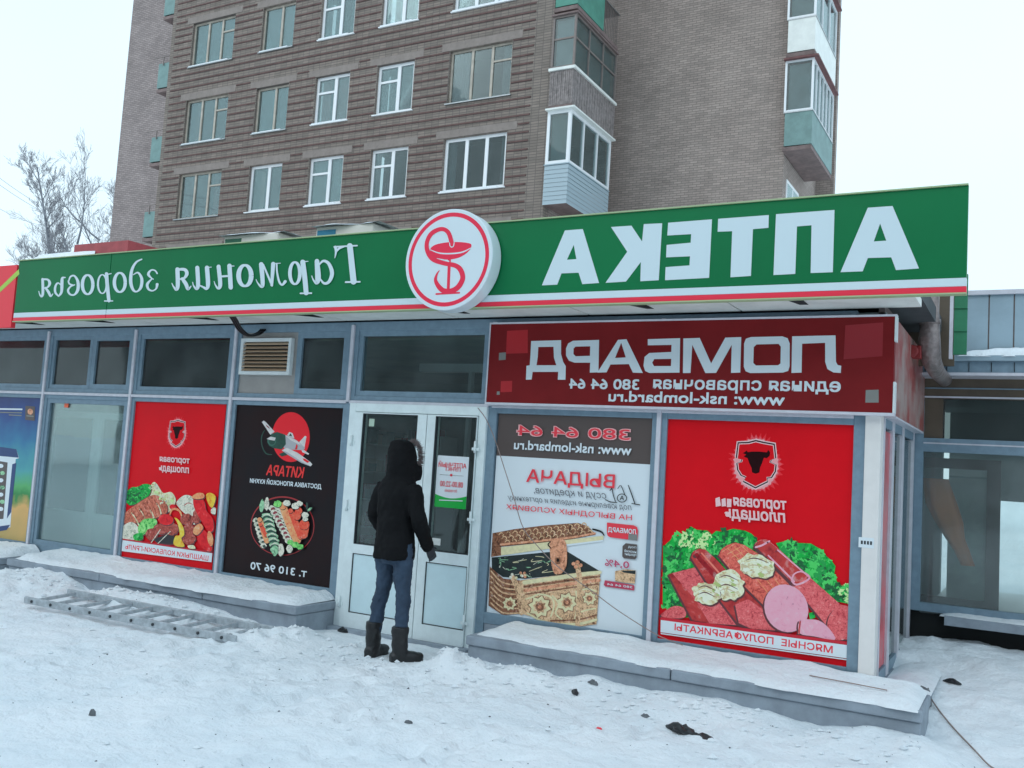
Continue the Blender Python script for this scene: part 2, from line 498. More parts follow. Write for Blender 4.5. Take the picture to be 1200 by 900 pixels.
# ------------------------------------------------------------------ ground: one snow sheet out to the horizon
def vnoise(x, y, seed=0):
    xi, yi = np.floor(x).astype(np.int64), np.floor(y).astype(np.int64)
    fx, fy = x - xi, y - yi
    fx = fx * fx * (3 - 2 * fx); fy = fy * fy * (3 - 2 * fy)
    def h(a, b):
        n_ = (a * 374761393 + b * 668265263 + seed * 974711) & 0x7fffffff
        n_ = ((n_ ^ (n_ >> 13)) * 1274126177) & 0x7fffffff
        return ((n_ ^ (n_ >> 16)) & 0xffff) / 65535.0
    a, b, c, d = h(xi, yi), h(xi + 1, yi), h(xi, yi + 1), h(xi + 1, yi + 1)
    return (a * (1 - fx) + b * fx) * (1 - fy) + (c * (1 - fx) + d * fx) * fy
def fbm(x, y, sc, oct_=4, seed=0):
    t, a, s_ = 0, 1.0, 0
    for i in range(oct_):
        t = t + a * vnoise(x * sc * 2 ** i + 17.3 * i, y * sc * 2 ** i + 5.1 * i, seed + i); s_ += a; a *= 0.55
    return t / s_ - 0.5
def sstep(a, b, x):
    t = np.clip((x - a) / (b - a), 0, 1); return t * t * (3 - 2 * t)
def ground_h(x, y):
    h = 0.06 * fbm(x, y, 0.45, 3, 1) + 0.05 * fbm(x, y, 2.3, 4, 2) + 0.03 * fbm(x, y, 9.0, 3, 3)
    lumps = np.clip(fbm(x, y, 3.2, 3, 9) - 0.02, 0, 1)
    h = h + 0.10 * lumps * sstep(-2.6, -0.9, y) + 0.05 * np.clip(fbm(x, y, 6.5, 3, 12) - 0.03, 0, 1)
    # drift along the left ledge, thinner towards the door
    wl_ = sstep(-10.6, -9.4, x) * (1 - sstep(-6.6, -5.5, x))
    edge = -0.62 + 0.16 * fbm(x, y * 0, 1.1, 2, 4)
    h = h + wl_ * (0.12 + 0.34 * fbm(x, y, 1.1, 4, 5)) * np.exp(-((y - edge) / 0.34) ** 2)
    wr_ = sstep(-4.1, -3.8, x) * (1 - sstep(-0.7, -0.2, x))
    h = h + wr_ * (0.09 + 0.26 * fbm(x, y, 1.3, 4, 6)) * np.exp(-((y + 0.62) / 0.3) ** 2)
    # little heap of clean snow at both jambs of the door
    for cx, cy, r_, a in ((-3.86, -0.74, 0.26, 0.15), (-3.3, -0.72, 0.22, 0.08), (-0.75, 1.7, 0.55, 0.05), (-5.42, -0.74, 0.26, 0.15), (-9.0, -0.95, 0.5, 0.06), (-5.55, -1.1, 0.34, 0.10), (-8.3, -0.85, 0.4, 0.03), (-4.3, -0.45, 0.1, 0.07), (-5.0, -0.62, 0.15, 0.04)):
        h = h + a * np.exp(-(((x - cx) / r_) ** 2 + ((y - cy) / (r_ * 0.7)) ** 2)) * (1 + 1.8 * fbm(x, y, 8, 3, 7))
    # trodden patch in front of the door
    d = np.exp(-(((x + 4.7) / 1.0) ** 2 + ((y + 0.55) / 0.6) ** 2))
    h = h * (1 - 0.6 * d) - 0.012 * d
    # footprints
    rr = random.Random(3)
    for i in range(110):
        fx, fy = -4.6 + rr.gauss(0, 1.6) + (rr.random() - 0.3) * 2.5, -0.9 - abs(rr.gauss(0, 1.7))
        an = rr.uniform(-0.6, 0.9); ca, sa = math.cos(an), math.sin(an)
        u = (x - fx) * ca - (y - fy) * sa; v = (x - fx) * sa + (y - fy) * ca
        e = np.sqrt((u / 0.06) ** 2 + (v / 0.15) ** 2)
        h = h - 0.024 * (1 - sstep(0.75, 1.15, e)) + 0.010 * np.exp(-((e - 1.3) / 0.25) ** 2)
    # snow heaped against the annex
    h = h + 0.31 * sstep(-0.5, 1.7, y) * sstep(-1.7, -0.8, x)
    far = sstep(16, 60, np.sqrt(x * x + y * y))
    return h * (1 - far) + far * 0.6 * fbm(x, y, 0.03, 3, 8)
def axis(a, b, step, far):
    core = np.arange(a, b + step / 2, step)
    ext = [step]
    while sum(ext) < far: ext.append(ext[-1] * 1.17)
    ext = np.cumsum(ext)
    return np.concatenate([(a - ext)[::-1], core, b + ext])
gx, gy = axis(-11.6, 1.2, 0.035, 1500), axis(-5.4, 2.1, 0.035, 1500)
GX, GY = np.meshgrid(gx, gy)
GZ = ground_h(GX, GY)
gco = np.stack([GX, GY, GZ], -1).reshape(-1, 3)
nx_, ny_ = len(gx), len(gy)
ii = np.arange((ny_ - 1) * (nx_ - 1)); r0 = ii // (nx_ - 1) * nx_ + ii % (nx_ - 1)
quads = np.stack([r0, r0 + 1, r0 + nx_ + 1, r0 + nx_], -1)
gme = bpy.data.meshes.new('ground')
gme.vertices.add(len(gco)); gme.vertices.foreach_set('co', gco.ravel())
gme.loops.add(quads.size); gme.loops.foreach_set('vertex_index', quads.ravel().astype(np.int32))
gme.polygons.add(len(quads)); gme.polygons.foreach_set('loop_start', (np.arange(len(quads)) * 4).astype(np.int32))
gme.polygons.foreach_set('use_smooth', np.ones(len(quads), dtype=bool))
gme.update(); gme.validate()
gme.materials.append(M_snow)
ground = bpy.data.objects.new('ground', gme); COL.objects.link(ground)
structure(ground)
def gz(x, y):
    return float(ground_h(np.array([float(x)]), np.array([float(y)]))[0])

def snow_cap(name, x0, x1, front, back, base, thick, seed, label, over=0.02):
    nx, ny = int((x1 - x0) / 0.03) + 1, 24
    xs = np.linspace(x0, x1, nx); v = []; f = []
    fr = front - 0.03 + 0.11 * np.clip(fbm(xs, xs * 0, 1.3, 3, seed) * 2, -0.25, 1) + 0.05 * fbm(xs, xs * 0, 9, 2, seed + 1) - over
    for i, x in enumerate(xs):
        endt = min(1, (x - x0) / 0.12) * min(1, (x1 - x) / 0.12); endt = max(endt, 0.02) ** 0.5
        for j in range(ny + 1):
            t = j / ny; y = fr[i] + (back - fr[i]) * t
            prof = min(1, (t * 6) ** 0.5) if t < 1 / 6 else 1
            hh = thick * (0.45 + 0.55 * t) * (1 + 1.1 * float(fbm(np.array([x]), np.array([y]), 2.2, 4, seed + 2)[0])) + 0.012 * float(fbm(np.array([x]), np.array([y]), 14, 2, seed + 3)[0])
            v.append((x, y, base - 0.006 + max(0.004, hh) * prof * endt))
    n = ny + 1
    for i in range(nx - 1):
        for j in range(ny):
            f.append((i * n + j, (i + 1) * n + j, (i + 1) * n + j + 1, i * n + j + 1))
    b = MB(); b.add(v, f, M_snow, True)
    o = b.build(name, None, ((x0 + x1) / 2, front, base))
    tag(o, label, 'snow', None, 'stuff')
    return o

# ------------------------------------------------------------------ the shop pavilion
MX = [-11.70, -10.19, -8.68, -7.17, -5.66, -4.11, -2.575]
ZT, ZTOP = 2.08, 2.81
shop = thing('shop_pavilion', (-5.6, 0, 0), 'single-storey glazed shop pavilion with grey frames and flat roof', 'shop')
M_soff = mat('soffit_panel', ph(176, 206, 214), 0.5, noise=(4, 0.15))
M_int = mat('interior_plaster', (0.36, 0.42, 0.41, 1), 0.7, noise=(2, 0.2))
M_floor = mat('interior_tiles', (0.4, 0.42, 0.42, 1), 0.35)
M_roofing = mat('bitumen_roof', (0.08, 0.085, 0.09, 1), 0.8, noise=(3, 0.3))
b = MB()
b.box(-12.0, -0.70, -0.70, 6.0, 2.90, 3.02, M_roofing)
b.build('roof', shop)
b = MB()
for i in range(9):                                # soffit boards with shadow gaps
    x0 = -12.0 + i * 1.256
    b.box(x0 + 0.008, x0 + 1.248, -0.705, -0.05, 2.845, 2.90, M_soff)
b.build('soffit', shop)
for x in (-9.95, -8.75, -7.2, -5.85, -4.25, -2.6, -1.45):    # brackets that carry the sign board
    b = MB()
    v = [(x - .03, -0.70, 2.80), (x + .03, -0.70, 2.80), (x + .03, -0.25, 2.845), (x - .03, -0.25, 2.845), (x - .03, -0.70, 2.845), (x + .03, -0.70, 2.845)]
    b.add(v, [(0, 1, 2, 3), (0, 4, 5, 1), (0, 3, 4), (1, 5, 2), (3, 2, 5, 4)], M_dark)
    b.build('sign_bracket', shop)
# walls, floor and ceiling inside
b = MB()
b.box(-12.0, -0.95, 5.0, 5.2, 0.0, 2.84, M_int)
b.box(-12.1, -12.0, 0.02, 5.2, 0.0, 2.84, M_int)
b.box(-12.0, -0.95, 0.10, 5.0, 2.74, 2.84, M_int)
b.build('interior_wall', shop)
b = MB(); b.box(-12.0, -0.95, 0.06, 5.0, -0.06, 0.03, M_floor); b.build('floor', shop)
b = MB()                                          # plinth under the glazing
b.box(-12.0, -5.73, 0.004, 0.12, -0.05, 0.249, M_conc); b.box(-4.04, -0.95, 0.004, 0.12, -0.05, 0.248, M_conc)
b.build('plinth', shop)
# aluminium grid
b = MB()
for x in MX:
    z0 = 0.0 if x in (MX[4], MX[5]) else 0.27
    b.box(x - 0.062, x + 0.062, 0.0, 0.10, z0, 2.84, M_alu)
for i in range(7):
    x0 = MX[i] + 0.062; x1 = (MX[i + 1] if i < 6 else -1.13) - (0.062 if i < 6 else 0)
    b.box(x0, x1, 0.0, 0.10, ZT - 0.06, ZT + 0.06, M_alu)
    b.box(x0, x1, 0.0, 0.10, ZTOP - 0.055, 2.84, M_alu)
    if i != 4: b.box(x0, x1, 0.0, 0.10, 0.25, 0.34, M_alu)
b.build('facade_frame', shop, bevel=0.004)
b = MB()
for x in MX:
    z0 = 2.08 if x in (MX[4], MX[5]) else 0.27
    b.box(x - 0.018, x + 0.018, -0.024, 0.0, z0, ZTOP, M_alul)
for i in range(7):
    x0 = MX[i] + 0.018; x1 = (MX[i + 1] if i < 6 else -1.13) - (0.018 if i < 6 else 0)
    b.box(x0, x1, -0.020, 0.0, ZT - 0.015, ZT + 0.015, M_alul)
b.build('frame_rib', shop, bevel=0.004)
# sashes in the upper row
def sash(x0, x1, z0, z1, w=0.045):
    s_ = MB()
    s_.box(x0, x0 + w, 0.012, 0.07, z0, z1, M_alu); s_.box(x1 - w, x1, 0.012, 0.07, z0, z1, M_alu)
    s_.box(x0 + w, x1 - w, 0.012, 0.07, z0, z0 + w, M_alu); s_.box(x0 + w, x1 - w, 0.012, 0.07, z1 - w, z1, M_alu)
    return s_
def window(x0, x1, z0, z1, gm, w=0.045):
    fr = sash(x0, x1, z0, z1, w).build('window', shop, (x0, 0, z0))
    g = MB(); g.box(x0 + w, x1 - w, 0.036, 0.044, z0 + w, z1 - w, gm); g.build('pane', fr)
    return fr
ZU0, ZU1 = ZT + 0.06, ZTOP - 0.055
window(MX[0] + .062, MX[1] - .062, ZU0, ZU1, M_gdark)
window(MX[1] + .062, -9.42, ZU0, ZU1, M_gdark); window(-9.415, MX[2] - .062, ZU0, ZU1, M_gdark, 0.06)
window(MX[2] + .062, MX[3] - .062, ZU0, ZU1, M_gdark)
window(-6.36, MX[4] - .062, ZU0, ZU1, M_gdark, 0.06)
window(MX[4] + .062, MX[5] - .062, ZU0, ZU1, M_glass, 0.05)
window(MX[1] + .062, MX[2] - .062, 0.34, ZT - .06, M_glass, 0.05)
b = MB(); b.box(MX[3] + .062, -6.365, 0.02, 0.06, ZU0, ZU1, mat('blank_panel', ph(112, 132, 138), 0.5, noise=(5, 0.12))); b.build('blank_panel', shop)
# corner post and the side wall that runs back to the annex
b = MB(); b.box(-1.13, -1.05, -0.004, 0.10, 0.25, 2.1, M_alu); b.box(-1.05, -0.945, -0.03, 0.10, 0.2, 2.1, mat('white_corner_post', ph(166, 196, 206), 0.4, noise=(6, 0.06)))
b.build('corner_post', shop, bevel=0.005)
M_pink = mat('faded_red_film', ph(150, 60, 75), 0.3, noise=(2.5, 0.3, ph(120, 90, 100)))
b = MB()
b.box(-1.0, -0.95, 0.12, 2.02, 0.0, 0.22, M_conc)
for y in (0.10, 0.55, 0.62, 1.15, 1.22, 1.95):
    b.box(-1.0, -0.94, y, y + 0.06, 0.22, 2.1, M_alul)
b.box(-1.0, -0.945, 0.16, 1.95, 2.02, 2.1, M_alu); b.box(-1.0, -0.945, 0.16, 1.95, 0.22, 0.30, M_alu)
b.box(-1.0, -0.96, 0.10, 2.0, 2.1, 2.9, M_grey)
b.build('side_wall', shop)
b = MB(); b.box(-0.975, -0.958, 0.16, 0.55, 0.31, 2.0, M_pink); b.build('red_film', shop)
b = MB(); b.box(-0.975, -0.962, 0.68, 1.15, 0.31, 2.0, M_gdark); b.box(-0.975, -0.962, 1.28, 1.95, 0.31, 2.0, M_gdark); b.build('side_pane', shop)

# ------------------------------------------------------------------ double door
M_panel = mat('door_panel', ph(152, 204, 228), 0.4, noise=(6, 0.06))
M_gasket = mat('rubber_gasket', (0.03, 0.035, 0.04, 1), 0.6)
XD0, XD1 = MX[4] + 0.04, MX[5] - 0.02
b = MB()
b.box(XD0, XD0 + 0.075, -0.03, 0.06, 0.0, 2.07, M_door); b.box(XD1 - 0.075, XD1, -0.03, 0.06, 0.0, 2.07, M_door)
b.box(XD0 + 0.075, XD1 - 0.075, -0.03, 0.06, 1.99, 2.07, M_door)
b.build('door_frame', shop, bevel=0.005)
xs_ = on_y(489.5, 660, -0.04).x
def door_leaf(x0, x1, gl, pn, hx):
    """gl, pn: (x0, z0, x1, z1) of the glass and of the lower panel"""
    d = MB(); y0, y1 = -0.05, 0.03; z0, z1 = 0.03, 1.985
    d.box(x0, gl[0], y0, y1, z0, z1, M_door); d.box(gl[2], x1, y0, y1, z0, z1, M_door)
    d.box(gl[0], gl[2], y0, y1, gl[3], z1, M_door); d.box(gl[0], gl[2], y0, y1, pn[3], gl[1], M_door)
    d.box(gl[0], gl[2], y0, y1, z0, pn[1], M_door)
    door = d.build('door', shop, ((x0 + x1) / 2, 0, 0))
    g = MB(); g.box(gl[0], gl[2], -0.012, -0.004, gl[1], gl[3], M_glass); g.build('glass', door)
    k = MB(); w = 0.008                               # gasket lines round glass and panel
    for q in (gl, (gl[0], pn[1], gl[2], pn[3])):
        k.box(q[0], q[0] + w, -0.045, -0.012, q[1], q[3], M_gasket); k.box(q[2] - w, q[2], -0.045, -0.012, q[1], q[3], M_gasket)
        k.box(q[0] + w, q[2] - w, -0.045, -0.012, q[1], q[1] + w, M_gasket); k.box(q[0] + w, q[2] - w, -0.045, -0.012, q[3] - w, q[3], M_gasket)
    k.build('gasket', door)
    p_ = MB(); p_.box(gl[0], gl[2], -0.038, 0.01, pn[1], pn[3], M_panel); p_.build('panel', door)
    for z in (1.72, 1.12, 0.25):
        h = MB(); h.tube([(hx, -0.062, z - .05), (hx, -0.062, z + .05)], 0.011, M_door, 10); h.box(hx - .035, hx + .035, -0.056, -0.05, z - .03, z - .005, M_door)
        h.build('hinge', door, (hx, -0.06, z))
    return door
def rng(a, c, y=-0.05):
    p0, p1 = on_y(a[0], a[1], y), on_y(c[0], c[1], y)
    return (min(p0.x, p1.x), min(p0.z, p1.z), max(p0.x, p1.x), max(p0.z, p1.z))
gL = rng((425.3, 485), (491, 486.6)); gLb = on_y(413, 637, -0.05).z
pL = (0, on_y(405.7, 717, -0.05).z, 0, on_y(411, 647.6, -0.05).z)
gR = rng((510.5, 488.4), (559, 489.3)); gRb = on_y(525, 648, -0.05).z
pR = (0, on_y(492.7, 731, -0.05).z, 0, on_y(498, 658, -0.05).z)
doorL = door_leaf(XD0 + 0.08, xs_ - 0.004, (gL[0], gLb, min(gL[2], xs_ - 0.1), gL[3]), pL, XD0 + 0.075)
doorR = door_leaf(xs_ + 0.004, XD1 - 0.08, (max(gR[0], xs_ + 0.08), gRb, gR[2], gR[3]), pR, XD1 - 0.075)
b = MB(); hx_, hz_ = xs_ + 0.045, 0.93
b.box(hx_ - .018, hx_ + .018, -0.058, -0.05, hz_ - .11, hz_ + .08, M_black)
b.tube([(hx_, -0.055, hz_), (hx_, -0.105, hz_), (hx_ + .11, -0.105, hz_)], 0.009, M_black, 8)
b.build('handle', doorR, (hx_, -0.05, hz_), bevel=0.002)
# threshold
b = MB(); b.box(XD0, XD1, -0.12, 0.05, -0.04, 0.028, M_conc); b.build('threshold', shop)

# inside the shop, seen dimly through the glass
M_shelf = mat('white_shelf_board', (0.62, 0.66, 0.66, 1), 0.5)
M_goods = [mat('goods_' + n_, c, 0.5) for n_, c in (('teal', (0.05, 0.2, 0.2, 1)), ('red', (0.35, 0.04, 0.05, 1)), ('cream', (0.5, 0.45, 0.35, 1)), ('grey', (0.15, 0.17, 0.18, 1)))]
def shelf_unit(x, y, w, label, hgt=1.9, group=None):
    t = thing('shelf_unit', (x + w / 2, y, 0.03), label, 'shelf', group)
    c = MB(); c.box(x, x + .03, y, y + .4, 0.03, hgt, M_shelf); c.box(x + w - .03, x + w, y, y + .4, 0.03, hgt, M_shelf); c.box(x + .03, x + w - .03, y + .38, y + .4, 0.03, hgt, M_shelf)
    c.build('shelf_frame', t)
    rr = random.Random(int(x * 100))
    for k in range(5):
        z = 0.2 + k * (hgt - 0.3) / 4.2
        c = MB(); c.box(x + .03, x + w - .03, y, y + .38, z, z + .025, M_shelf); c.build('shelf', t)
        c = MB(); xx = x + 0.06
        while xx < x + w - 0.15:
            ww = rr.uniform(0.06, 0.12); c.box(xx, xx + ww, y + .05, y + .3, z + .025, z + .025 + rr.uniform(0.1, 0.25), rr.choice(M_goods)); xx += ww + rr.uniform(0.005, 0.05)
        c.build('stock', t)
    return t
shelf_unit(-8.35, 3.6, 1.4, 'white shelf unit with packets behind the left glazing')
shelf_unit(-4.6, 3.2, 1.3, 'tall white shelf unit of packets seen through the door glass', 2.1)
# white inner vestibule behind the clear pane on the left
M_inner = mat('white_partition', (0.66, 0.72, 0.74, 1), 0.45)
t = thing('glazed_partition', (-9.7, 0.5, 0.03), 'white framed inner glass partition behind the clear left pane', 'partition')
c = MB()
for x in (-10.75, -9.93, -9.84, -9.02):
    c.box(x, x + .085, 0.5, 0.56, 0.03, 1.9, M_inner)
for z in (0.03, 0.62, 1.82):
    c.box(-10.665, -9.93, 0.502, 0.558, z, z + .08, M_inner); c.box(-9.755, -9.02, 0.502, 0.558, z, z + .08, M_inner)
c.build('partition_frame', t)
c = MB(); c.box(-10.665, -9.93, 0.525, 0.532, 0.70, 1.82, M_gdark); c.box(-9.755, -9.02, 0.525, 0.532, 0.70, 1.82, M_gdark); c.build('partition_pane', t)
c = MB(); c.box(-10.665, -9.93, 0.52, 0.54, 0.11, 0.62, M_inner); c.box(-9.755, -9.02, 0.52, 0.54, 0.11, 0.62, M_inner); c.build('partition_panel', t)
# vertical posts and hanging lamps strip behind the transom light
t = thing('ceiling_beam', (-5.0, 1.6, 2.6), 'white suspended beam inside, seen through the glass over the door', 'beam')
c = MB(); c.box(-6.0, -3.0, 1.6, 1.7, 2.55, 2.64, M_inner); c.build('beam', t)
c = MB(); c.box(-5.35, -5.31, 1.6, 1.66, 0.03, 2.55, M_inner); c.build('post', t); c = MB(); c.box(-4.4, -4.36, 1.6, 1.66, 0.03, 2.55, M_inner); c.build('post', t)

# ------------------------------------------------------------------ ledges and their snow
def ledge(x0, x1, top, label, joints):
    t = thing('concrete_ledge', ((x0 + x1) / 2, -0.54, 0), label, 'ledge')
    c = MB(); c.box(x0, x1, -0.54, -0.002, -0.1, top - 0.075, M_conc); c.build('riser', t, bevel=0.008)
    e = [x0 - 0.015] + joints + [x1 + 0.015]; c = MB()
    for a, d in zip(e[:-1], e[1:]): c.box(a + .004, d - .004, -0.565, -0.003, top - 0.072, top, M_conc)
    c.build('slab', t, bevel=0.01)
    return t
ledge(-9.70, -5.62, 0.24, 'grey painted concrete ledge under the left windows, left of the door', [-8.2, -6.75])
ledge(-3.86, -0.60, 0.245, 'grey painted concrete ledge under the pawnshop and meat posters', [-2.2])
ledge(-13.5, -9.9, 0.22, 'low concrete ledge beyond the left end, below the blue poster', [])
c = MB(); c.box(-0.98, -0.62, 0.0, 2.0, -0.1, 0.215, M_conc); c.build('side_step', None, (-0.8, 1.0, 0), tags=('concrete strip running back along the side wall to the annex', 'step'))
snow_cap('snow', -9.68, -5.64, -0.53, -0.004, 0.24, 0.10, 21, 'crusted snow lying along the ledge left of the door', 0.0)
snow_cap('snow', -3.84, -0.61, -0.53, -0.034, 0.245, 0.085, 33, 'crusted snow lying along the ledge right of the door', 0.0)
snow_cap('snow', -13.4, -9.92, -0.5, -0.02, 0.22, 0.10, 44, 'snow on the low ledge at the far left', 0.03)
snow_cap('snow', -0.93, -0.60, -0.05, 2.02, 0.215, 0.07, 55, 'thin dirty snow on the side step by the corner post', 0.0)

# ------------------------------------------------------------------ unseen block added behind the camera to shade the shopfront and mirror in its glass
M_facew = mat('pale_panel_wall', (0.26, 0.28, 0.28, 1), 0.85, noise=(0.4, 0.25))
M_fwin = mat('far_window_glass', (0.10, 0.11, 0.11, 1), 0.5)
opp = thing('apartment_block', (-6, -34, 0), 'drab five-storey block added unseen across the street, shading the shopfront and mirrored in its glass', 'building')
b = MB(); b.box(-52, 40, -46, -34, 0, 16.5, M_facew); b.build('wall', opp)
b = MB(); b.box(-52.5, 40.5, -46.5, -33.5, 16.5, 17.0, M_roofing); b.build('roof', opp)
w0 = None
for k in range(5):
    for i in range(19):
        x = -50 + i * 4.7; z = 1.6 + k * 3.0
        if w0 is None:
            b = MB(); b.box(x, x + 2.0, -33.99, -33.9, z, z + 1.5, M_fwin)
            w0 = b.build('window', opp, (x, -34, z)); p0_ = Vector(w0.location)
        else:
            w1 = w0.copy(); COL.objects.link(w1); w1.parent = opp; w1.location = p0_ + Vector((i * 4.7, 0, k * 3.0))

# crumbs of broken snow and grit strewn over the trodden snow
def strew(name, label, n_, mt_, smin, smax, seed, cat, place):
    rr = random.Random(seed); q = MB(); k_ = 0
    while k_ < n_:
        x, y = place(rr)
        if (-9.8 < x < -5.55 or -3.95 < x < -0.5) and y > -0.6 or y > -0.1: continue
        s_ = smin * (smax / smin) ** (rr.random() ** 2.2); z = gz(x, y)
        c = Vector((x, y, z + s_ * .2)); vs = []
        for t in ((0, 0, 1), (1, 0, .1), (.3, .95, -.1), (-.8, .6, .1), (-.8, -.6, -.1), (.3, -.95, .1), (0, 0, -1)):
            vs.append(c + Vector((t[0] * s_ * rr.uniform(.6, 1.4), t[1] * s_ * rr.uniform(.6, 1.4), t[2] * s_ * rr.uniform(.4, .9))))
        fs = [(0, i, i % 5 + 1) for i in range(1, 6)] + [(6, i % 5 + 1, i) for i in range(1, 6)]
        q.add(vs, fs, mt_); k_ += 1
    o = q.build(name, None, (-5, -2, 0)); tag(o, label, cat, None, 'stuff')
def pl_snow(rr):
    t = rr.random()
    if t < .35: return rr.uniform(-9.9, -5.2), -0.62 - abs(rr.gauss(0, .22))
    if t < .6: return rr.uniform(-4.2, -0.5), -0.62 - abs(rr.gauss(0, .25))
    if t < .75: return rr.gauss(-4.7, .5), -0.5 - abs(rr.gauss(0, .4))
    return rr.uniform(-9, .4), rr.uniform(-4.8, -.7)
strew('snow_crumbs', 'crumbs of broken snow strewn along the ledges and over the trodden snow', 1500, M_snow, .006, .035, 5, 'snow', pl_snow)
strew('grit', 'fine dark grit scattered over the trodden snow', 420, mat('dark_grit', (0.10, 0.10, 0.11, 1), 0.9), .003, .010, 6, 'grit', lambda rr: (rr.uniform(-9, .4), -0.6 - 4.3 * rr.random() ** 1.2))

# ------------------------------------------------------------------ the green sign board along the roof edge
M_green = mat('green_sign_film', (0.003, 0.17, 0.055, 1), 0.35, spec=0.25, noise=(0.7, 0.12))
M_wf = mat('white_sign_film', ph(148, 192, 210), 0.35)
M_rf = mat('red_sign_film', ph(196, 40, 66), 0.35)
M_edge = mat('sign_edge_trim', ph(120, 160, 130), 0.4)
FY = -0.75
fas = thing('sign_board', (-5.1, FY, 2.8), 'long green roof-edge sign board with mirrored white lettering above a white and red stripe', 'sign')
b = MB()
xj = -8.245
for a, d in ((-9.76, xj - 0.004), (xj + 0.004, -0.385)):
    b.box(a, d, FY, -0.70, 2.895, 3.468, M_green)
    b.box(a, d, FY - 0.001, -0.70, 2.842, 2.894, M_wf)
    b.box(a, d, FY - 0.001, -0.70, 2.803, 2.841, M_rf)
b.build('board', fas, bevel=0.002)
b = MB(); b.box(-9.76, -0.385, -0.76, -0.69, 2.794, 2.8025, M_edge); b.box(-9.76, -0.385, -0.765, -0.69, 3.469, 3.478, M_edge); b.build('edge_trim', fas)
A_, B_ = ((620, 230), 5.0), ((840, 215), 5.0)
p_ = Print(FY - 0.002)
p_.at(*A_)
p_.poly([(210, 200), (315, 192), (410, 508), (312, 515), (290, 448), (190, 452), (165, 518), (75, 522)], M_wf, [[(262, 285), (277, 368), (222, 372)]])
p_.poly([(480, 180), (600, 172), (662, 265), (672, 163), (780, 158), (760, 492), (652, 498), (655, 385), (568, 500), (448, 507), (575, 325)], M_wf)
p_.poly([(815, 155), (1072, 135), (1055, 478), (797, 492), (800, 415), (940, 405), (943, 352), (803, 358), (806, 285), (947, 272), (950, 222), (810, 230)], M_wf)
p_.at(*B_)
p_.poly([(8, 207), (305, 185), (303, 260), (212, 268), (200, 542), (80, 550), (90, 280), (5, 283)], M_wf)
p_.poly([(347, 180), (690, 155), (680, 520), (550, 525), (555, 245), (470, 252), (460, 530), (332, 537)], M_wf)
p_.poly([(885, 142), (1030, 132), (1185, 498), (1050, 508), (1022, 433), (885, 437), (855, 515), (725, 520)], M_wf, [[(957, 235), (993, 335), (920, 340)]])
p_.build('lettering', fas)
p_ = Print(FY - 0.002, step=0.00006)
def ring_(cx, cy, rx, ry, w, w2=None):
    q = []
    for i in range(20):
        a = 2 * math.pi * i / 20
        k = abs(math.cos(a)); q.append((cx + rx * math.cos(a), cy + ry * math.sin(a), (w2 or w * 0.55) + (w - (w2 or w * 0.55)) * k))
    p_.stroke(q, M_wf, closed=True, k=3)
p_.at((30, 290), 7.5)                              # the second word
for st in ([(150, 280, 24), (152, 400, 24), (140, 430, 18), (125, 415, 11), (116, 385, 7)], [(150, 280, 16), (195, 283, 18), (212, 315, 26), (195, 348, 16), (160, 358, 12)], [(175, 355, 18), (202, 392, 24), (220, 428, 18), (240, 408, 8)],
           [(350, 264, 9), (325, 268, 20), (320, 300, 28), (316, 390, 24), (290, 428, 13)], [(320, 340, 8), (285, 312, 13), (262, 345, 20), (262, 395, 20), (290, 428, 13)],
           [(378, 300, 12), (395, 258, 15), (430, 250, 16), (460, 300, 26), (460, 370, 28), (430, 415, 16), (392, 412, 16), (374, 378, 20), (395, 345, 14), (432, 328, 10)], [(376, 296, 12), (388, 322, 16), (425, 333, 12)],
           [(712, 232, 30), (718, 320, 32), (733, 468, 30)], [(695, 471, 11), (766, 470, 11)], [(715, 238, 11), (754, 230, 8)],
           [(1022, 104, 12), (972, 132, 18), (935, 200, 26), (925, 300, 30), (945, 370, 24), (978, 388, 14), (1015, 350, 26), (1022, 275, 26), (990, 222, 16), (948, 240, 8)],
           [(1158, 228, 14), (1138, 203, 13), (1105, 200, 14), (1080, 235, 24), (1108, 270, 12), (1125, 279, 9)], [(1112, 276, 10), (1072, 322, 24), (1082, 366, 20), (1118, 381, 12), (1150, 360, 16), (1158, 325, 26)]):
    p_.stroke(st, M_wf)
ring_(547, 327, 46, 84, 30); ring_(676, 322, 38, 82, 18); ring_(830, 308, 48, 84, 30)
p_.at((190, 280), 9.23)                            # the first word
for st in ([(168, 330, 46), (172, 500, 44), (155, 548, 30), (125, 515, 16), (108, 480, 10)], [(165, 332, 26), (245, 332, 34), (270, 375, 40), (240, 425, 26), (190, 436, 18)], [(222, 432, 36), (262, 492, 42), (282, 543, 30), (315, 512, 12)],
           [(383, 312, 44), (392, 490, 44), (376, 540, 30), (345, 510, 16), (333, 470, 10)], [(398, 500, 14), (440, 518, 20), (480, 540, 28)], [(488, 312, 46), (500, 480, 46), (484, 540, 28), (440, 520, 14)], [(485, 310, 14), (536, 306, 8)],
           [(614, 300, 44), (632, 490, 44), (610, 535, 28), (580, 500, 14), (566, 460, 8)], [(640, 407, 22), (730, 401, 22)], [(732, 292, 48), (746, 525, 48)], [(715, 296, 14), (782, 294, 10)],
           [(1076, 276, 50), (1092, 480, 44), (1075, 515, 30), (1040, 480, 14), (1020, 440, 8)], [(1098, 280, 20), (1193, 505, 24)]):
    p_.stroke(st, M_wf)
ring_(900, 398, 68, 112, 52, 26)
p_.at((310, 280), 9.23)
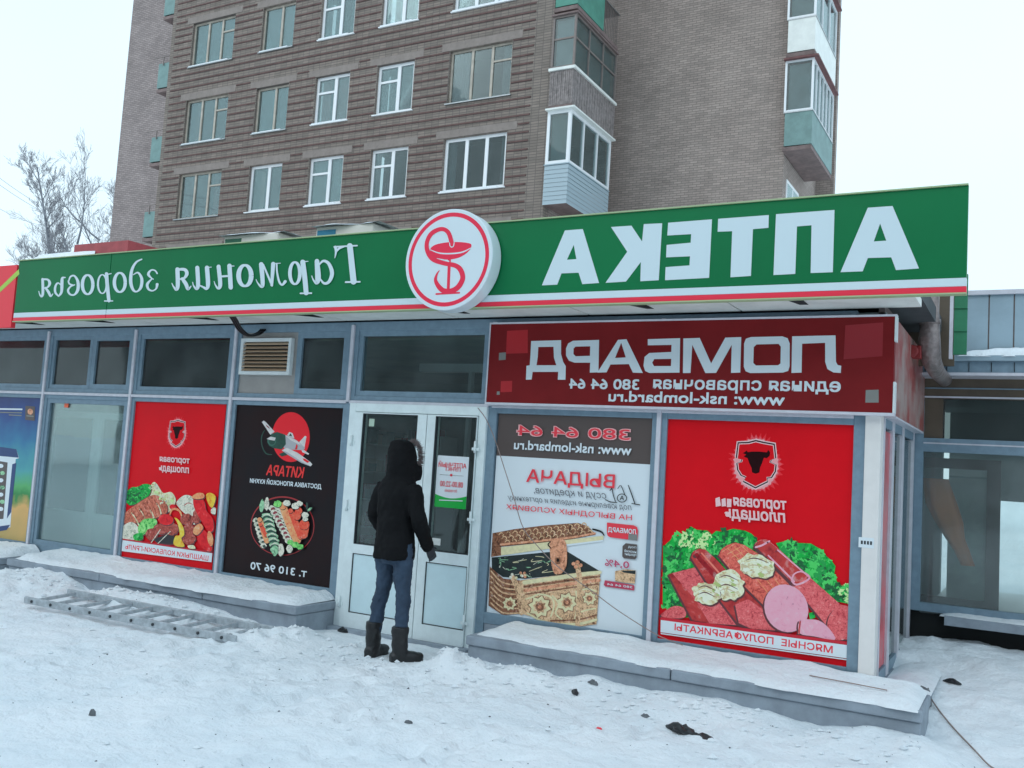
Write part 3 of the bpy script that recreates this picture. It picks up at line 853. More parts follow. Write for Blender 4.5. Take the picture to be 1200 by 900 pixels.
for st in ([(98, 272, 46), (82, 500, 30)], [(136, 275, 18), (140, 360, 20), (163, 462, 24), (195, 498, 22), (228, 462, 34)], [(80, 268, 10), (176, 264, 8)],
           [(418, 252, 54), (440, 420, 54), (455, 585, 52)], [(393, 590, 17), (512, 588, 17)], [(400, 250, 14), (476, 244, 9)],
           [(572, 242, 50), (584, 420, 62), (568, 478, 34), (535, 448, 18), (516, 402, 10)], [(590, 290, 14), (640, 240, 26), (700, 270, 36), (735, 370, 44), (705, 460, 34), (650, 482, 26), (605, 430, 16)],
           [(928, 78, 62), (968, 462, 66)], [(884, 469, 20), (1036, 465, 18)], [(760, 88, 18), (1006, 74, 16)], [(772, 90, 30), (778, 140, 24), (766, 208, 7)], [(785, 130, 26), (815, 104, 22), (860, 90, 12)]):
    p_.stroke(st, M_wf)
ring_(335, 372, 54, 118, 40, 22)
p_.build('lettering', fas)

# round pharmacy sign in front of the board
M_lav = mat('white_acrylic', ph(154, 196, 214), 0.3)
M_redac = mat('red_acrylic_film', ph(222, 40, 72), 0.3)
c_ = on_y(524.8, 304, -0.90)
rs_ = thing('round_sign', (c_.x, -0.84, c_.z), 'round white sign with red ring, snake and cup in front of the green board', 'sign')
b = MB(); b.disc((c_.x, -0.762, c_.z), (0, -1, 0), 0.405, 0.138, M_lav, 72); b.build('box', rs_, bevel=0.006)
p_ = Print(-0.9005, (440, 230), 6.667)
N_ = 72
q = [[(c_.x + r_ * math.cos(2 * math.pi * i / N_), c_.z + r_ * math.sin(2 * math.pi * i / N_)) for i in range(N_)] for r_ in (0.375, 0.342)]
p_.flat(q, M_redac); p_.build('ring', rs_)
p_ = Print(-0.9005, (440, 230), 6.667)
p_.poly([(430, 408), (470, 378), (560, 360), (660, 358), (735, 368), (750, 385), (740, 415), (705, 450), (650, 480), (580, 494), (500, 490), (450, 470), (430, 440)], M_redac, smooth=True)
p_.stroke([(428, 418, 5), (500, 444, 10), (590, 448, 11), (680, 436, 11), (748, 402, 5)], M_lav)
p_.stroke([(578, 485, 24), (568, 745, 22)], M_redac)
p_.stroke([(475, 764, 13), (655, 754, 13)], M_redac)
p_.stroke([(598, 372, 34), (570, 285, 34), (515, 256, 32), (440, 290, 34), (403, 360, 32), (408, 430, 36), (450, 490, 40), (530, 522, 34), (620, 540, 36), (665, 575, 40), (682, 640, 38), (650, 705, 40), (600, 738, 40), (540, 740, 40), (500, 712, 38), (470, 658, 26), (480, 610, 14), (500, 580, 5)], M_redac)
p_.stroke([(480, 486, 3), (530, 497, 9), (572, 508, 12)], M_lav)
p_.stroke([(580, 365, 7), (584, 388, 7), (597, 398, 7), (611, 388, 7), (616, 362, 7)], M_lav)
p_.build('emblem', rs_)

# ------------------------------------------------------------------ dark red pawnshop sign that wraps the corner
M_maroon = mat('maroon_sign_film', ph(90, 25, 30), 0.4, spec=0.15, noise=(2, 0.15))
M_mred = mat('brighter_red_square', ph(106, 28, 38), 0.35)
M_mred2 = mat('bright_red_square', ph(128, 24, 34), 0.35)
M_mgr = mat('grey_square', ph(92, 112, 116), 0.4)
M_lt = mat('pale_blue_lettering', ph(152, 192, 210), 0.4)
pawn = thing('shop_sign', (-2.48, -0.06, 2.1), 'dark red box sign with mirrored pale lettering and telephone number over the right-hand posters', 'sign')
PY = -0.10; X0s, X1s = -4.10, -0.865
b = MB(); b.box(X0s, X1s, PY, -0.03, 2.105, 2.775, M_maroon); b.build('face', pawn)
b = MB()
b.box(X0s - 0.012, X1s + 0.012, PY - 0.004, -0.03, 2.775, 2.79, M_alul); b.box(X0s - 0.012, X1s + 0.012, PY - 0.004, -0.03, 2.085, 2.105, M_alul)
b.box(X0s - 0.012, X0s, PY - 0.004, -0.03, 2.105, 2.775, M_alul)
b.box(X1s, X1s + 0.014, PY - 0.006, -0.03, 2.105, 2.32, M_white); b.box(X1s, X1s + 0.014, PY - 0.006, -0.03, 2.60, 2.775, M_white)
b.build('frame', pawn)
M_side = mat('mottled_reflection_face', ph(110, 60, 62), 0.35, noise=(3.0, 0.5, ph(120, 128, 132)))  # grey reflections painted as mottling over the red side face
b = MB(); b.box(-0.93, -0.868, -0.028, 2.0, 2.10, 2.775, M_side); b.build('side_face', pawn)
b = MB(); b.box(-1.0, -0.868, 0.11, 2.0, 2.085, 2.099, M_alul); b.build('underside', pawn)
p_ = Print(PY - 0.001)
p_.at((610, 385), 6)
p_.poly([(75, 88), (285, 82), (285, 180), (300, 235), (318, 265), (316, 360), (262, 360), (265, 305), (85, 305), (78, 358), (38, 360), (42, 262), (65, 258), (70, 180)], M_lt, [[(125, 130), (232, 128), (235, 205), (252, 258), (112, 258), (121, 200)]])
p_.poly([(552, 80), (548, 308), (487, 310), (490, 240), (380, 240), (340, 226), (320, 190), (320, 140), (335, 105), (368, 86)], M_lt, [[(490, 125), (488, 192), (388, 195), (372, 180), (373, 140), (388, 127)]])
p_.poly([(685, 80), (745, 75), (860, 312), (790, 310), (762, 250), (632, 253), (605, 308), (540, 310)], M_lt, [[(708, 100), (740, 203), (665, 207)]])
p_.poly([(895, 75), (1122, 68), (1118, 310), (905, 312), (876, 298), (865, 262), (872, 200), (905, 172), (1060, 165), (1062, 115), (895, 118)], M_lt, [[(1060, 213), (1058, 264), (938, 264), (926, 240), (940, 215)]])
p_.at((800, 385), 6)
p_.poly([(5, 70), (120, 66), (200, 245), (300, 64), (412, 60), (405, 310), (340, 312), (345, 115), (235, 312), (160, 313), (68, 115), (55, 312), (2, 313)], M_lt)
p_.poly([(480, 60), (700, 55), (738, 68), (753, 105), (752, 265), (742, 298), (705, 310), (475, 313), (443, 300), (430, 270), (432, 105), (445, 72)], M_lt, [[(520, 112), (675, 108), (690, 128), (688, 245), (672, 258), (515, 260), (497, 242), (500, 130)]])
p_.poly([(770, 55), (1075, 48), (1078, 235), (1090, 257), (1115, 262), (1112, 312), (1060, 309), (1018, 285), (1002, 235), (1002, 100), (840, 107), (836, 310), (765, 312)], M_lt)
p_.at((0, 0), 1)
p_.text('единая справочная', (765, 459.5), (985.5, 447), M_lt, 0.035)
p_.text('380 64 64', (666.7, 455.5), (749.5, 444.5), M_lt, 0.04)
p_.text('www: nsk-lombard.ru', (713, 470.5), (920, 461.5), M_lt, 0.04)
p_.build('lettering', pawn)
for org, q, m_ in (((800, 360), [(880, 98), (1085, 82), (1080, 265), (870, 282)], M_mred), ((800, 360), [(990, 448), (1060, 446), (1060, 516), (988, 516)], M_mgr),
                   ((560, 360), [(158, 128), (270, 122), (270, 248), (152, 252)], M_mred2), ((560, 360), [(115, 247), (152, 244), (150, 284), (113, 287)], M_mgr),
                   ((560, 360), [(125, 400), (186, 398), (184, 458), (122, 460)], M_mred2), ((560, 360), [(103, 456), (118, 455), (118, 473), (102, 474)], M_mgr)):
    p_ = Print(PY - 0.001, org, 4.615); p_.poly(q, m_); p_.build('square_ornament', pawn)

# ------------------------------------------------------------------ posters on the glazing
GY = 0.022                                        # printed face of the film, set back in the frames
M_red = mat('red_print', (0.80, 0.004, 0.012, 1), 0.4, spec=0.15, noise=(0.8, 0.12))
M_drk = mat('dark_red_print', ph(150, 16, 40), 0.3)
M_pw = mat('white_print', ph(160, 200, 218), 0.3)
M_pink2 = mat('pink_lettering', ph(222, 170, 182), 0.4)
M_txt = mat('red_lettering', ph(176, 48, 66), 0.4)
M_blk = mat('black_print', (0.006, 0.005, 0.006, 1), 0.4, spec=0.2)
def sheet(name, px, mt, label):
    tl, tr, br, bl = [on_y(q[0], q[1], GY) for q in px]
    x0, x1 = (tl.x + bl.x) / 2, (tr.x + br.x) / 2; z1, z0 = (tl.z + tr.z) / 2, 0.335
    t = thing(name, ((x0 + x1) / 2, GY, z0), label, 'poster')
    c = MB(); c.box(x0, x1, GY, GY + 0.02, z0, z1, mt); c.build('backing', t)
    return t, (x0, z0, x1, z1)
def speck(name, c1, c2, sc, rough=0.35, fleck=None):
    """a printed photograph's texture: several tones of one stuff, broken up by noise and cells"""
    mt = bpy.data.materials.new(name); mt.use_nodes = True
    n, l = mt.node_tree.nodes, mt.node_tree.links
    b_ = n['Principled BSDF']; b_.inputs['Roughness'].default_value = rough; b_.inputs['Specular IOR Level'].default_value = 0.2
    tc = n.new('ShaderNodeTexCoord')
    n1 = n.new('ShaderNodeTexNoise'); n1.inputs['Scale'].default_value = sc * .55; n1.inputs['Detail'].default_value = 9; n1.inputs['Roughness'].default_value = .72; n1.inputs['Distortion'].default_value = 1.2
    v1 = n.new('ShaderNodeTexNoise'); v1.inputs['Scale'].default_value = sc * 2.2; v1.inputs['Detail'].default_value = 4
    ad = n.new('ShaderNodeMath'); ad.operation = 'MULTIPLY_ADD'; ad.inputs[1].default_value = .45
    l.new(tc.outputs['Object'], n1.inputs['Vector']); l.new(tc.outputs['Object'], v1.inputs['Vector'])
    l.new(v1.outputs['Fac'], ad.inputs[0]); l.new(n1.outputs['Fac'], ad.inputs[2])
    rp = n.new('ShaderNodeValToRGB'); e = rp.color_ramp.elements
    mixc = lambda a_, b2, t: tuple(a_[i] * (1 - t) + b2[i] * t for i in range(3)) + (1,)
    dk = tuple(v * .45 for v in c2[:3]) + (1,); lt = mixc(c1, fleck or (.85, .85, .8, 1), .38)
    e[0].position = .50; e[0].color = dk; e[1].position = .96; e[1].color = lt
    for pos, cc in ((.60, c2), (.70, mixc(c2, c1, .7)), (.80, c1)):
        q = e.new(pos); q.color = cc
    l.new(ad.outputs[0], rp.inputs['Fac']); l.new(rp.outputs['Color'], b_.inputs['Base Color'])
    MATS[name] = mt
    return mt
F_let = speck('lettuce_print', ph(20, 165, 70), ph(0, 95, 45), 16)
F_let2 = speck('pale_lettuce_print', ph(110, 200, 120), ph(20, 140, 60), 22)
F_sal = speck('salami_print', ph(178, 96, 104), ph(146, 62, 74), 45)
F_red = speck('casing_print', ph(146, 58, 60), ph(116, 38, 46), 8)
F_ham = speck('net_ham_print', ph(184, 98, 90), ph(136, 58, 58), 30)
F_pnk = speck('pink_slice_print', ph(206, 150, 176), ph(198, 140, 168), 20)
F_crm = speck('cream_print', ph(205, 212, 190), ph(150, 160, 120), 25)
F_brn = speck('roast_print', ph(160, 108, 90), ph(108, 66, 56), 25)
F_mt = speck('grilled_meat_print', ph(136, 76, 70), ph(86, 44, 44), 25)
F_tom = speck('tomato_print', ph(190, 36, 44), ph(150, 20, 34), 10)
F_yel = speck('yellow_pepper_print', ph(214, 186, 70), ph(190, 140, 50), 12)
F_org = speck('salmon_print', ph(220, 92, 72), ph(190, 60, 52), 24)
F_or2 = speck('pale_salmon_print', ph(220, 150, 110), ph(190, 110, 84), 24)
F_wht = speck('rice_print', ph(170, 200, 196), ph(110, 140, 130), 40)
F_mnt = speck('cucumber_print', ph(120, 190, 160), ph(40, 100, 80), 20)
F_dgr = mat('dark_green_print', ph(24, 66, 58), 0.35, noise=(20, 0.3))
F_wine = mat('dark_tuna_print', ph(110, 40, 56), 0.35, noise=(30, 0.4))
def inside(pts, x, y):
    k = False; n_ = len(pts)
    for i in range(n_):
        (x0, y0), (x1, y1) = pts[i - 1], pts[i]
        if (y0 > y) != (y1 > y) and x < (x1 - x0) * (y - y0) / (y1 - y0) + x0: k = not k
    return k
L_dk, L_md, L_lt, L_pl = mat('leaf_dark_print', ph(0, 84, 44), .4), mat('leaf_green_print', ph(16, 140, 66), .4), mat('leaf_bright_print', ph(54, 184, 92), .4), mat('leaf_pale_print', ph(150, 216, 150), .4)
def frills(prn, area, n_, s0, s1, tones, seed):
    """the curled edges of lettuce leaves in the printed photograph"""
    rr = random.Random(seed); xs = [q[0] for q in area]; ys = [q[1] for q in area]; sh, prn.sh = prn.sh, None
    k = 0
    while k < n_:
        x, y = rr.uniform(min(xs), max(xs)), rr.uniform(min(ys), max(ys))
        if not inside(area, x, y): continue
        s_ = rr.uniform(s0, s1); an = rr.uniform(0, 6.28); q = []
        for i in range(11):
            t = an + rr.uniform(1.6, 3.2) * (i / 10 - .5) * 1.6; r_ = s_ * (1 + .22 * (-1) ** i * rr.uniform(.3, 1))
            q.append((x + math.cos(t) * r_, y + math.sin(t) * r_))
        inn = [(x + (a_ - x) * rr.uniform(.25, .6) + 2, y + (b_ - y) * rr.uniform(.25, .6) + 3) for a_, b_ in reversed(q)]
        prn.poly(q + inn, rr.choice(tones)); k += 1
    prn.sh = sh
SHIELD = [(485, 180), (540, 178), (580, 168), (625, 178), (680, 188), (688, 262), (664, 273), (660, 285), (690, 298), (686, 335), (665, 368), (642, 370), (645, 390), (578, 423), (512, 388), (525, 366), (500, 355), (482, 325), (478, 290), (500, 283), (505, 270), (475, 262)]
BULL = [(510, 236), (532, 221), (536, 230), (560, 227), (600, 227), (640, 231), (648, 218), (658, 232), (655, 250), (640, 263), (624, 260), (614, 290), (603, 315), (600, 340), (580, 347), (560, 340), (557, 315), (545, 290), (536, 263), (515, 254), (528, 243)]
GLOWS = [mat('emblem_glow_%s' % w_, c_, 0.3) for w_, c_ in (('outer', ph(196, 30, 44)), ('middle', ph(204, 72, 86)), ('inner', ph(214, 140, 152)))]
def emblem(prn, M=None):
    base = prn.M
    prn.M = M or base
    rr = random.Random(5); cx, cy = 582, 295
    for mt_, k in zip(GLOWS, (1.0, 0.62, 0.3)):
        out = []
        for i in range(72):
            a = 2 * math.pi * i / 72
            e = (rr.uniform(0.35, 1.0) if i % 2 == 0 else rr.uniform(0.1, 0.35)) * k
            out.append((cx + (112 + 52 * e) * math.cos(a), cy + (132 + 48 * e) * math.sin(a)))
        prn.poly(out, mt_)
    sh = lambda s_: [(cx + (x - cx) * s_, cy + (y - cy) * s_) for x, y in SHIELD]
    prn.poly(sh(1.08), M_pink2); prn.poly(sh(1.03), M_blk); prn.poly(sh(0.97), M_pink2); prn.poly(sh(0.93), M_red); prn.poly(BULL, mat('bull_print', (0.02, 0.003, 0.004, 1), 0.4, spec=0.1))
    prn.M = base

# --- large red meat poster
P1, r1 = sheet('poster', [(781, 490), (1004, 497), (998, 780), (772, 748)], M_red, 'red poster with sausages on lettuce beside the white corner post')
p_ = Print(GY - 0.001, (760, 480), 4.615); emblem(p_); p_.build('emblem', P1)
p_ = Print(GY - 0.001, (760, 600), 4.615, step=0.00003); p_.clip = r1
F_shd = mat('picture_shadow_print', (0.13, 0.03, 0.035, 1), 0.4)
p_.poly([(76, 520), (78, 190), (100, 168), (120, 150), (130, 126), (160, 130), (196, 112), (212, 92), (232, 80), (262, 96), (320, 100), (342, 122), (365, 102), (402, 106), (458, 90), (520, 100), (556, 116), (586, 145), (600, 220), (560, 300), (300, 560), (200, 572), (130, 520)], F_let)
frills(p_, [(80, 200), (130, 135), (232, 90), (340, 122), (458, 96), (586, 150), (560, 260), (300, 330), (290, 560), (200, 560), (130, 515), (80, 510)], 150, 12, 34, (L_dk, L_md, L_lt, L_lt, L_dk, L_md), 3)
frills(p_, [(150, 150), (232, 92), (330, 120), (390, 190), (340, 220), (200, 200)], 46, 8, 24, (L_pl, L_lt, L_pl, L_md), 4)
p_.poly([(690, 168), (740, 158), (775, 150), (800, 166), (880, 170), (930, 200), (962, 236), (990, 262), (1012, 292), (1005, 340), (1020, 376), (1050, 402), (1076, 394), (1105, 396), (1105, 500), (1000, 480), (860, 360), (740, 260)], F_let)
frills(p_, [(700, 172), (775, 154), (880, 174), (990, 264), (1008, 340), (1050, 405), (1100, 400), (1100, 490), (1000, 470), (860, 350), (740, 250)], 110, 10, 30, (L_dk, L_md, L_lt, L_md, L_dk, L_lt), 6)
frills(p_, [(1020, 400), (1100, 398), (1102, 490), (1040, 470)], 22, 8, 20, (L_pl, L_lt), 7)
p_.sh = (-9, 7, F_shd)
p_.poly([(78, 545), (140, 508), (195, 520), (202, 566), (140, 575), (77, 566)], F_sal, smooth=True)
p_.poly([(110, 335), (250, 300), (335, 345), (500, 612), (350, 604), (250, 590), (200, 480)], F_sal)
p_.poly([(110, 335), (130, 330), (260, 480), (330, 600), (240, 585), (180, 470)], F_red)
p_.poly([(232, 245), (245, 212), (275, 197), (312, 204), (362, 250), (470, 365), (540, 440), (665, 560), (700, 640), (560, 632), (490, 610), (330, 400)], F_red)
p_.poly([(470, 500), (540, 470), (640, 540), (700, 640), (560, 632), (490, 600)], F_sal)
p_.stroke([(262, 232, 22), (330, 310, 26), (480, 470, 22)], speck('casing_dark_print', ph(120, 30, 40), ph(96, 20, 32), 10)); p_.stroke([(290, 222, 8), (350, 290, 10), (420, 370, 8)], mat('sausage_sheen_print', ph(196, 110, 100), 0.3))
p_.poly([(382, 235), (398, 200), (425, 180), (470, 164), (520, 178), (600, 228), (760, 368), (850, 470), (870, 540), (840, 600), (700, 640), (620, 500), (500, 380)], F_ham)
for k in range(9):
    p_.stroke([(400 + k * 26, 215 + k * 14, 2.5), (470 + k * 27, 180 + k * 20 - 10, 2.5)], F_or2, k=2)
for k in range(3):
    p_.stroke([(430 + k * 35, 195 - k * 8, 3), (560 + k * 40, 330 - k * 10, 3), (650 + k * 40, 440 - k * 10, 3)], F_or2, k=3)
p_.poly([(575, 188), (582, 165), (605, 150), (640, 147), (690, 185), (860, 340), (1040, 500), (1102, 512), (1102, 690), (1010, 688), (965, 615), (870, 500), (760, 372)], F_sal)
p_.poly([(580, 185), (600, 155), (642, 150), (690, 190), (860, 345), (800, 395), (770, 372)], F_red)
p_.stroke([(582, 190, 10), (615, 180, 10), (655, 158, 10)], F_pnk); p_.stroke([(650, 235, 8), (790, 375, 9)], F_pnk, k=2); p_.stroke([(700, 205, 7), (870, 350, 8)], F_pnk, k=2)
p_.stroke([(775, 370, 10), (800, 392, 10), (850, 375, 10), (872, 350, 10), (830, 322, 8), (790, 335, 8)], F_pnk, closed=True)
p_.poly(ell(1045, 600, 75, 95, 0.3), F_sal)
p_.poly(ell(747, 520, 116, 132, -0.45), F_pnk)
p_.poly([(815, 590), (850, 580), (920, 585), (975, 625), (1010, 690), (900, 672), (820, 655)], F_pnk, smooth=True); p_.stroke([(822, 592, 8), (815, 655, 10)], F_red, k=2)
p_.sh = None
p_.poly([(868, 545), (895, 540), (905, 570), (875, 580)], F_let)
G_w, G_s, G_g = mat('garnish_white_print', ph(206, 216, 200), .4), mat('garnish_shade_print', ph(150, 164, 140), .4), mat('garnish_green_print', ph(130, 170, 110), .4)
rr = random.Random(21)
for cx, cy, rx, ry, ro in ((590, 292, 105, 62, 0.25), (435, 395, 84, 80, 0.5), (318, 440, 78, 58, 0.3)):
    p_.sh = (6, 9, F_shd); p_.poly(ell(cx, cy, rx, ry, ro, 26, 0.10, int(cx)), F_crm, smooth=True); p_.sh = None
    for i in range(26):
        t, q = rr.uniform(0, 6.28), rr.random() ** .5
        x, y = cx + rx * .8 * q * math.cos(t), cy + ry * .8 * q * math.sin(t); s_ = rr.uniform(8, 22)
        p_.poly(ell(x, y, s_, s_ * rr.uniform(.35, .7), rr.uniform(-.2, .9), 11, .25, i), rr.choice((G_w, G_w, F_crm, G_s, G_g)), smooth=True)
    for i in range(4):
        y = cy - ry * .5 + i * ry * .3
        p_.stroke([(cx - rx * .6, y, 2), (cx - rx * .1, y - 12, 6), (cx + rx * .6, y + 14, 2)], rr.choice((G_s, G_w, F_shd)))
p_.build('picture', P1)
p_ = Print(GY - 0.018, (760, 600), 4.615, step=0.00006); p_.clip = r1
p_.poly([(66, 568), (1105, 706), (1104, 722), (66, 584)], M_drk)
p_.poly([(66, 584), (1104, 724), (1101, 796), (65, 650)], M_pw); p_.poly([(66, 654), (1101, 800), (1101, 806), (66, 660)], M_pw)
(xa, za), (xb, zb) = p_.pt((140, 641)), p_.pt((997, 722))
p_.text_at('МЯСНЫЕ  ПОЛУФАБРИКАТЫ', xa, za, xb, zb, M_txt, 0.03)
p_.at((760, 480), 4.615)
p_.text('торговая', (455, 536), (746, 494), M_pink2, 0.04, 0.1); p_.text('площадь', (408, 598), (742, 560), M_pink2, 0.04, 0.1)
for q in ([(362, 480), (385, 472), (392, 520), (364, 525)], [(395, 485), (416, 478), (420, 522), (396, 524)], [(424, 482), (449, 484), (448, 527), (424, 527)]):
    p_.poly(q, M_pink2)
p_.build('lettering', P1)

# --- red skewer poster on the left
P2, r2 = sheet('poster', [(158, 470.5), (266, 473), (247.5, 666), (141, 650)], M_red, 'red poster of skewers and vegetables beside the clear left pane')
def onto(cx, cy, k, src=((760, 480), 4.615, 582, 295)):    # same artwork, printed smaller about another point of the film
    c0 = on_y(src[2] / src[1] + src[0][0], src[3] / src[1] + src[0][1], GY - 0.001); c1 = on_y(cx, cy, GY - 0.001)
    return lambda x, z: (c1.x + (x - c0.x) * k, c1.z + (z - c0.z) * k)
p_ = Print(GY - 0.001, (760, 480), 4.615); emblem(p_, onto(207.5, 508, 0.80)); p_.build('emblem', P2)
p_ = Print(GY - 0.001, (140, 560), 9.0, step=0.00006); p_.clip = r2
PO = lambda q, m_: p_.poly(q, m_, smooth=True)
p_.sh = (8, 10, F_shd)
PO([(300, 190), (325, 90), (362, 44), (400, 70), (460, 158), (540, 148), (585, 200), (590, 260), (545, 340), (470, 370), (400, 260)], F_crm)
PO([(72, 155), (128, 100), (190, 95), (258, 64), (332, 80), (318, 175), (240, 232), (170, 275), (100, 285), (62, 230)], F_let)
frills(p_, [(75, 150), (190, 98), (325, 85), (310, 170), (170, 268), (70, 230)], 60, 8, 24, (L_dk, L_md, L_lt, L_dk), 8)
PO([(50, 385), (100, 335), (180, 280), (300, 205), (372, 180), (442, 210), (505, 285), (500, 370), (440, 400), (350, 440), (250, 460), (120, 490), (48, 470)], F_brn)
for a in ([(130, 370, 10), (175, 430, 12), (205, 495, 14)], [(215, 330, 8), (250, 380, 9), (270, 425, 8)], [(330, 340, 14), (350, 380, 16), (365, 420, 16)], [(395, 270, 12), (425, 320, 16), (440, 375, 18)]): p_.stroke(a, F_crm)
for k in range(9):
    p_.stroke([(90 + k * 40, 345 - k * 17, 4), (125 + k * 42, 400 - k * 12, 4), (140 + k * 42, 450 - k * 10, 4)], F_mt, k=3)
frills(p_, [(320, 100), (362, 50), (460, 160), (575, 170), (580, 250), (500, 340)], 26, 8, 22, (F_crm, L_pl, F_wht), 9)
PO([(40, 520), (110, 468), (170, 480), (218, 545), (205, 620), (150, 655), (32, 632)], F_wht)
PO([(205, 520), (260, 440), (380, 430), (402, 480), (345, 545), (250, 605), (215, 590)], F_let2); PO([(158, 600), (240, 578), (255, 640), (200, 665), (160, 645)], F_let)
PO([(608, 262), (660, 200), (720, 180), (785, 210), (805, 300), (835, 360), (820, 450), (792, 495), (755, 420), (690, 370), (640, 320)], F_wht)
p_.stroke([(690, 290, 8), (730, 265, 10), (770, 275, 6)], F_mt)
for q in ((720, 440, 72, 62), (740, 545, 62, 55), (738, 640, 70, 62), (440, 540, 76, 58), (560, 535, 72, 66), (345, 595, 62, 62), (830, 400, 50, 80)): p_.poly(ell(*q, 0.2, 20, 0.08, int(q[0])), F_mt, smooth=True)
PO([(380, 645), (520, 600), (605, 640), (560, 695), (420, 682)], mat('charred_print', (0.02, 0.015, 0.018, 1), 0.4))
p_.poly(ell(498, 440, 80, 58, 0.1), F_tom); p_.poly(ell(570, 305, 34, 26), F_tom)
p_.stroke([(540, 385, 14), (560, 340, 20), (600, 328, 22), (645, 352, 20), (662, 400, 14)], F_or2)
PO([(588, 420), (630, 440), (682, 520), (692, 600), (662, 640), (695, 720), (620, 724), (578, 690), (600, 612), (645, 600), (622, 480)], F_yel)
p_.stroke([(345, 682, 7), (440, 545, 9)], F_wht, k=2); p_.stroke([(415, 692, 7), (545, 565, 9)], F_wht, k=2)
PO([(790, 222), (842, 180), (905, 250), (925, 340), (992, 430), (1002, 545), (950, 565), (880, 465), (800, 320)], F_tom)
PO([(828, 620), (880, 548), (935, 580), (985, 700), (975, 775), (900, 755), (850, 690)], F_tom)
PO([(925, 175), (970, 158), (1025, 200), (995, 310), (960, 295), (930, 225)], F_yel); PO([(770, 205), (830, 160), (895, 165), (900, 210), (830, 225)], F_or2)
PO([(800, 520), (860, 480), (892, 530), (835, 600), (790, 582)], F_or2); PO([(730, 715), (790, 710), (810, 745), (750, 745)], F_crm)
p_.poly(ell(1010, 350, 34, 40, 0, 14, .15, 4), F_wht); p_.poly(ell(968, 640, 30, 80, -.15), F_or2)
p_.build('picture', P2)
p_ = Print(GY - 0.012, (140, 560), 9.0, step=0.00006); p_.clip = r2
p_.poly([(34, 640), (1000, 782), (998, 795), (33, 653)], M_drk); p_.poly([(33, 656), (997, 798), (984, 892), (22, 772)], M_pw)
p_.text('ШАШЛЫКИ КОЛБАСКИ-ГРИЛЬ', (60, 748), (940, 822), M_txt, 0.03)
p_.at((0, 450), 4)
p_.text('торговая', (746, 370), (890, 350), M_pink2, 0.05, 0.1); p_.text('площадь', (742, 414), (888, 392), M_pink2, 0.05, 0.1)
p_.build('lettering', P2)

# --- black sushi delivery poster
M_bk = mat('black_poster_print', (0.012, 0.010, 0.012, 1), 0.35, spec=0.18, noise=(0.9, 0.5, (0.022, 0.008, 0.008, 1)))
P3, r3 = sheet('poster', [(278, 473.7), (406, 478), (387.5, 691), (260, 671)], M_bk, 'black poster with a white aeroplane on a red disc and a bowl of sushi')
p_ = Print(GY - 0.001, (290, 480), 9.478)
p_.poly(ell(482, 305, 210, 277, 0, 48), mat('red_disc_print', ph(182, 20, 36), 0.3))
F_pl = mat('pale_aeroplane_print', ph(158, 186, 196), 0.35, noise=(20, 0.15))
F_pl2 = mat('shaded_aeroplane_print', ph(124, 150, 164), 0.35)
p_.stroke([(190, 230, 8), (158, 300, 13), (162, 400, 13), (205, 485, 14), (272, 500, 7)], F_dgr)
p_.poly([(160, 138), (182, 122), (205, 140), (302, 245), (255, 280)], F_pl); p_.poly([(205, 165), (240, 195), (250, 215), (215, 190)], F_wine)
p_.poly([(565, 372), (640, 290), (656, 300), (632, 430), (600, 440)], F_pl); p_.poly([(600, 452), (630, 450), (686, 490), (676, 502), (612, 474)], F_pl)
p_.poly([(400, 270), (430, 288), (480, 300), (560, 350), (640, 425), (622, 452), (530, 445), (420, 445), (385, 390)], F_pl2); p_.poly([(405, 272), (440, 292), (560, 352), (600, 400), (480, 340)], F_pl)
p_.poly([(440, 285), (466, 248), (502, 262), (522, 318), (480, 305)], F_pl); p_.poly([(462, 290), (480, 262), (500, 300)], F_dgr)
p_.poly([(232, 355), (268, 268), (330, 248), (422, 280), (428, 385), (382, 442), (300, 432), (240, 402)], F_dgr); p_.poly(ell(270, 350, 48, 52), mat('cowl_ring_print', ph(40, 92, 84), .35)); p_.poly(ell(275, 352, 34, 38), F_dgr)
p_.poly([(214, 326), (258, 300), (316, 312), (302, 345), (250, 336)], F_pl)
p_.poly([(350, 495), (420, 465), (445, 505), (380, 520)], F_dgr)
p_.poly([(382, 452), (440, 424), (560, 480), (700, 582), (722, 608), (704, 630), (600, 592), (450, 502)], F_pl); p_.poly([(385, 455), (450, 502), (600, 592), (700, 630), (590, 570), (440, 470)], F_pl2)
p_.poly([(530, 440), (545, 382), (560, 400), (552, 440)], F_tom); p_.poly([(612, 542), (640, 545), (692, 580), (668, 592), (630, 568)], F_tom)
p_.build('emblem', P3)
p_ = Print(GY - 0.001, (280, 575), 10.59)
M_ring = mat('bowl_rim_print', ph(120, 34, 40), 0.35)
p_.stroke([(540 + 392 * math.cos(a), 440 + 362 * math.sin(a), 10 + 8 * max(0, -math.sin(a))) for a in [2 * math.pi * i / 32 for i in range(32)]], M_ring, closed=True, k=2)
rr = random.Random(11)
p_.sh = (4, 8, mat('bowl_shadow_print', (0.01, 0.012, 0.012, 1), 0.4))
E3 = lambda cx, cy, rx, ry, m_, ro=0: p_.poly(ell(cx, cy, rx, ry, ro, 16, 0.1, int(cx + cy)), m_, smooth=True)
E3(285, 185, 30, 78, F_mnt, 0.1); E3(345, 165, 30, 78, F_wht, 0.05)
for i in range(7): E3(212 + i * 16, 370 + i * 52, 40, 34, F_wht); E3(220 + i * 16, 376 + i * 52, 18, 14, F_dgr)
p_.stroke([(262, 360, 60), (300, 470, 74), (350, 620, 70)], F_or2); p_.stroke([(275, 420, 44), (305, 480, 58), (340, 550, 50)], F_org)
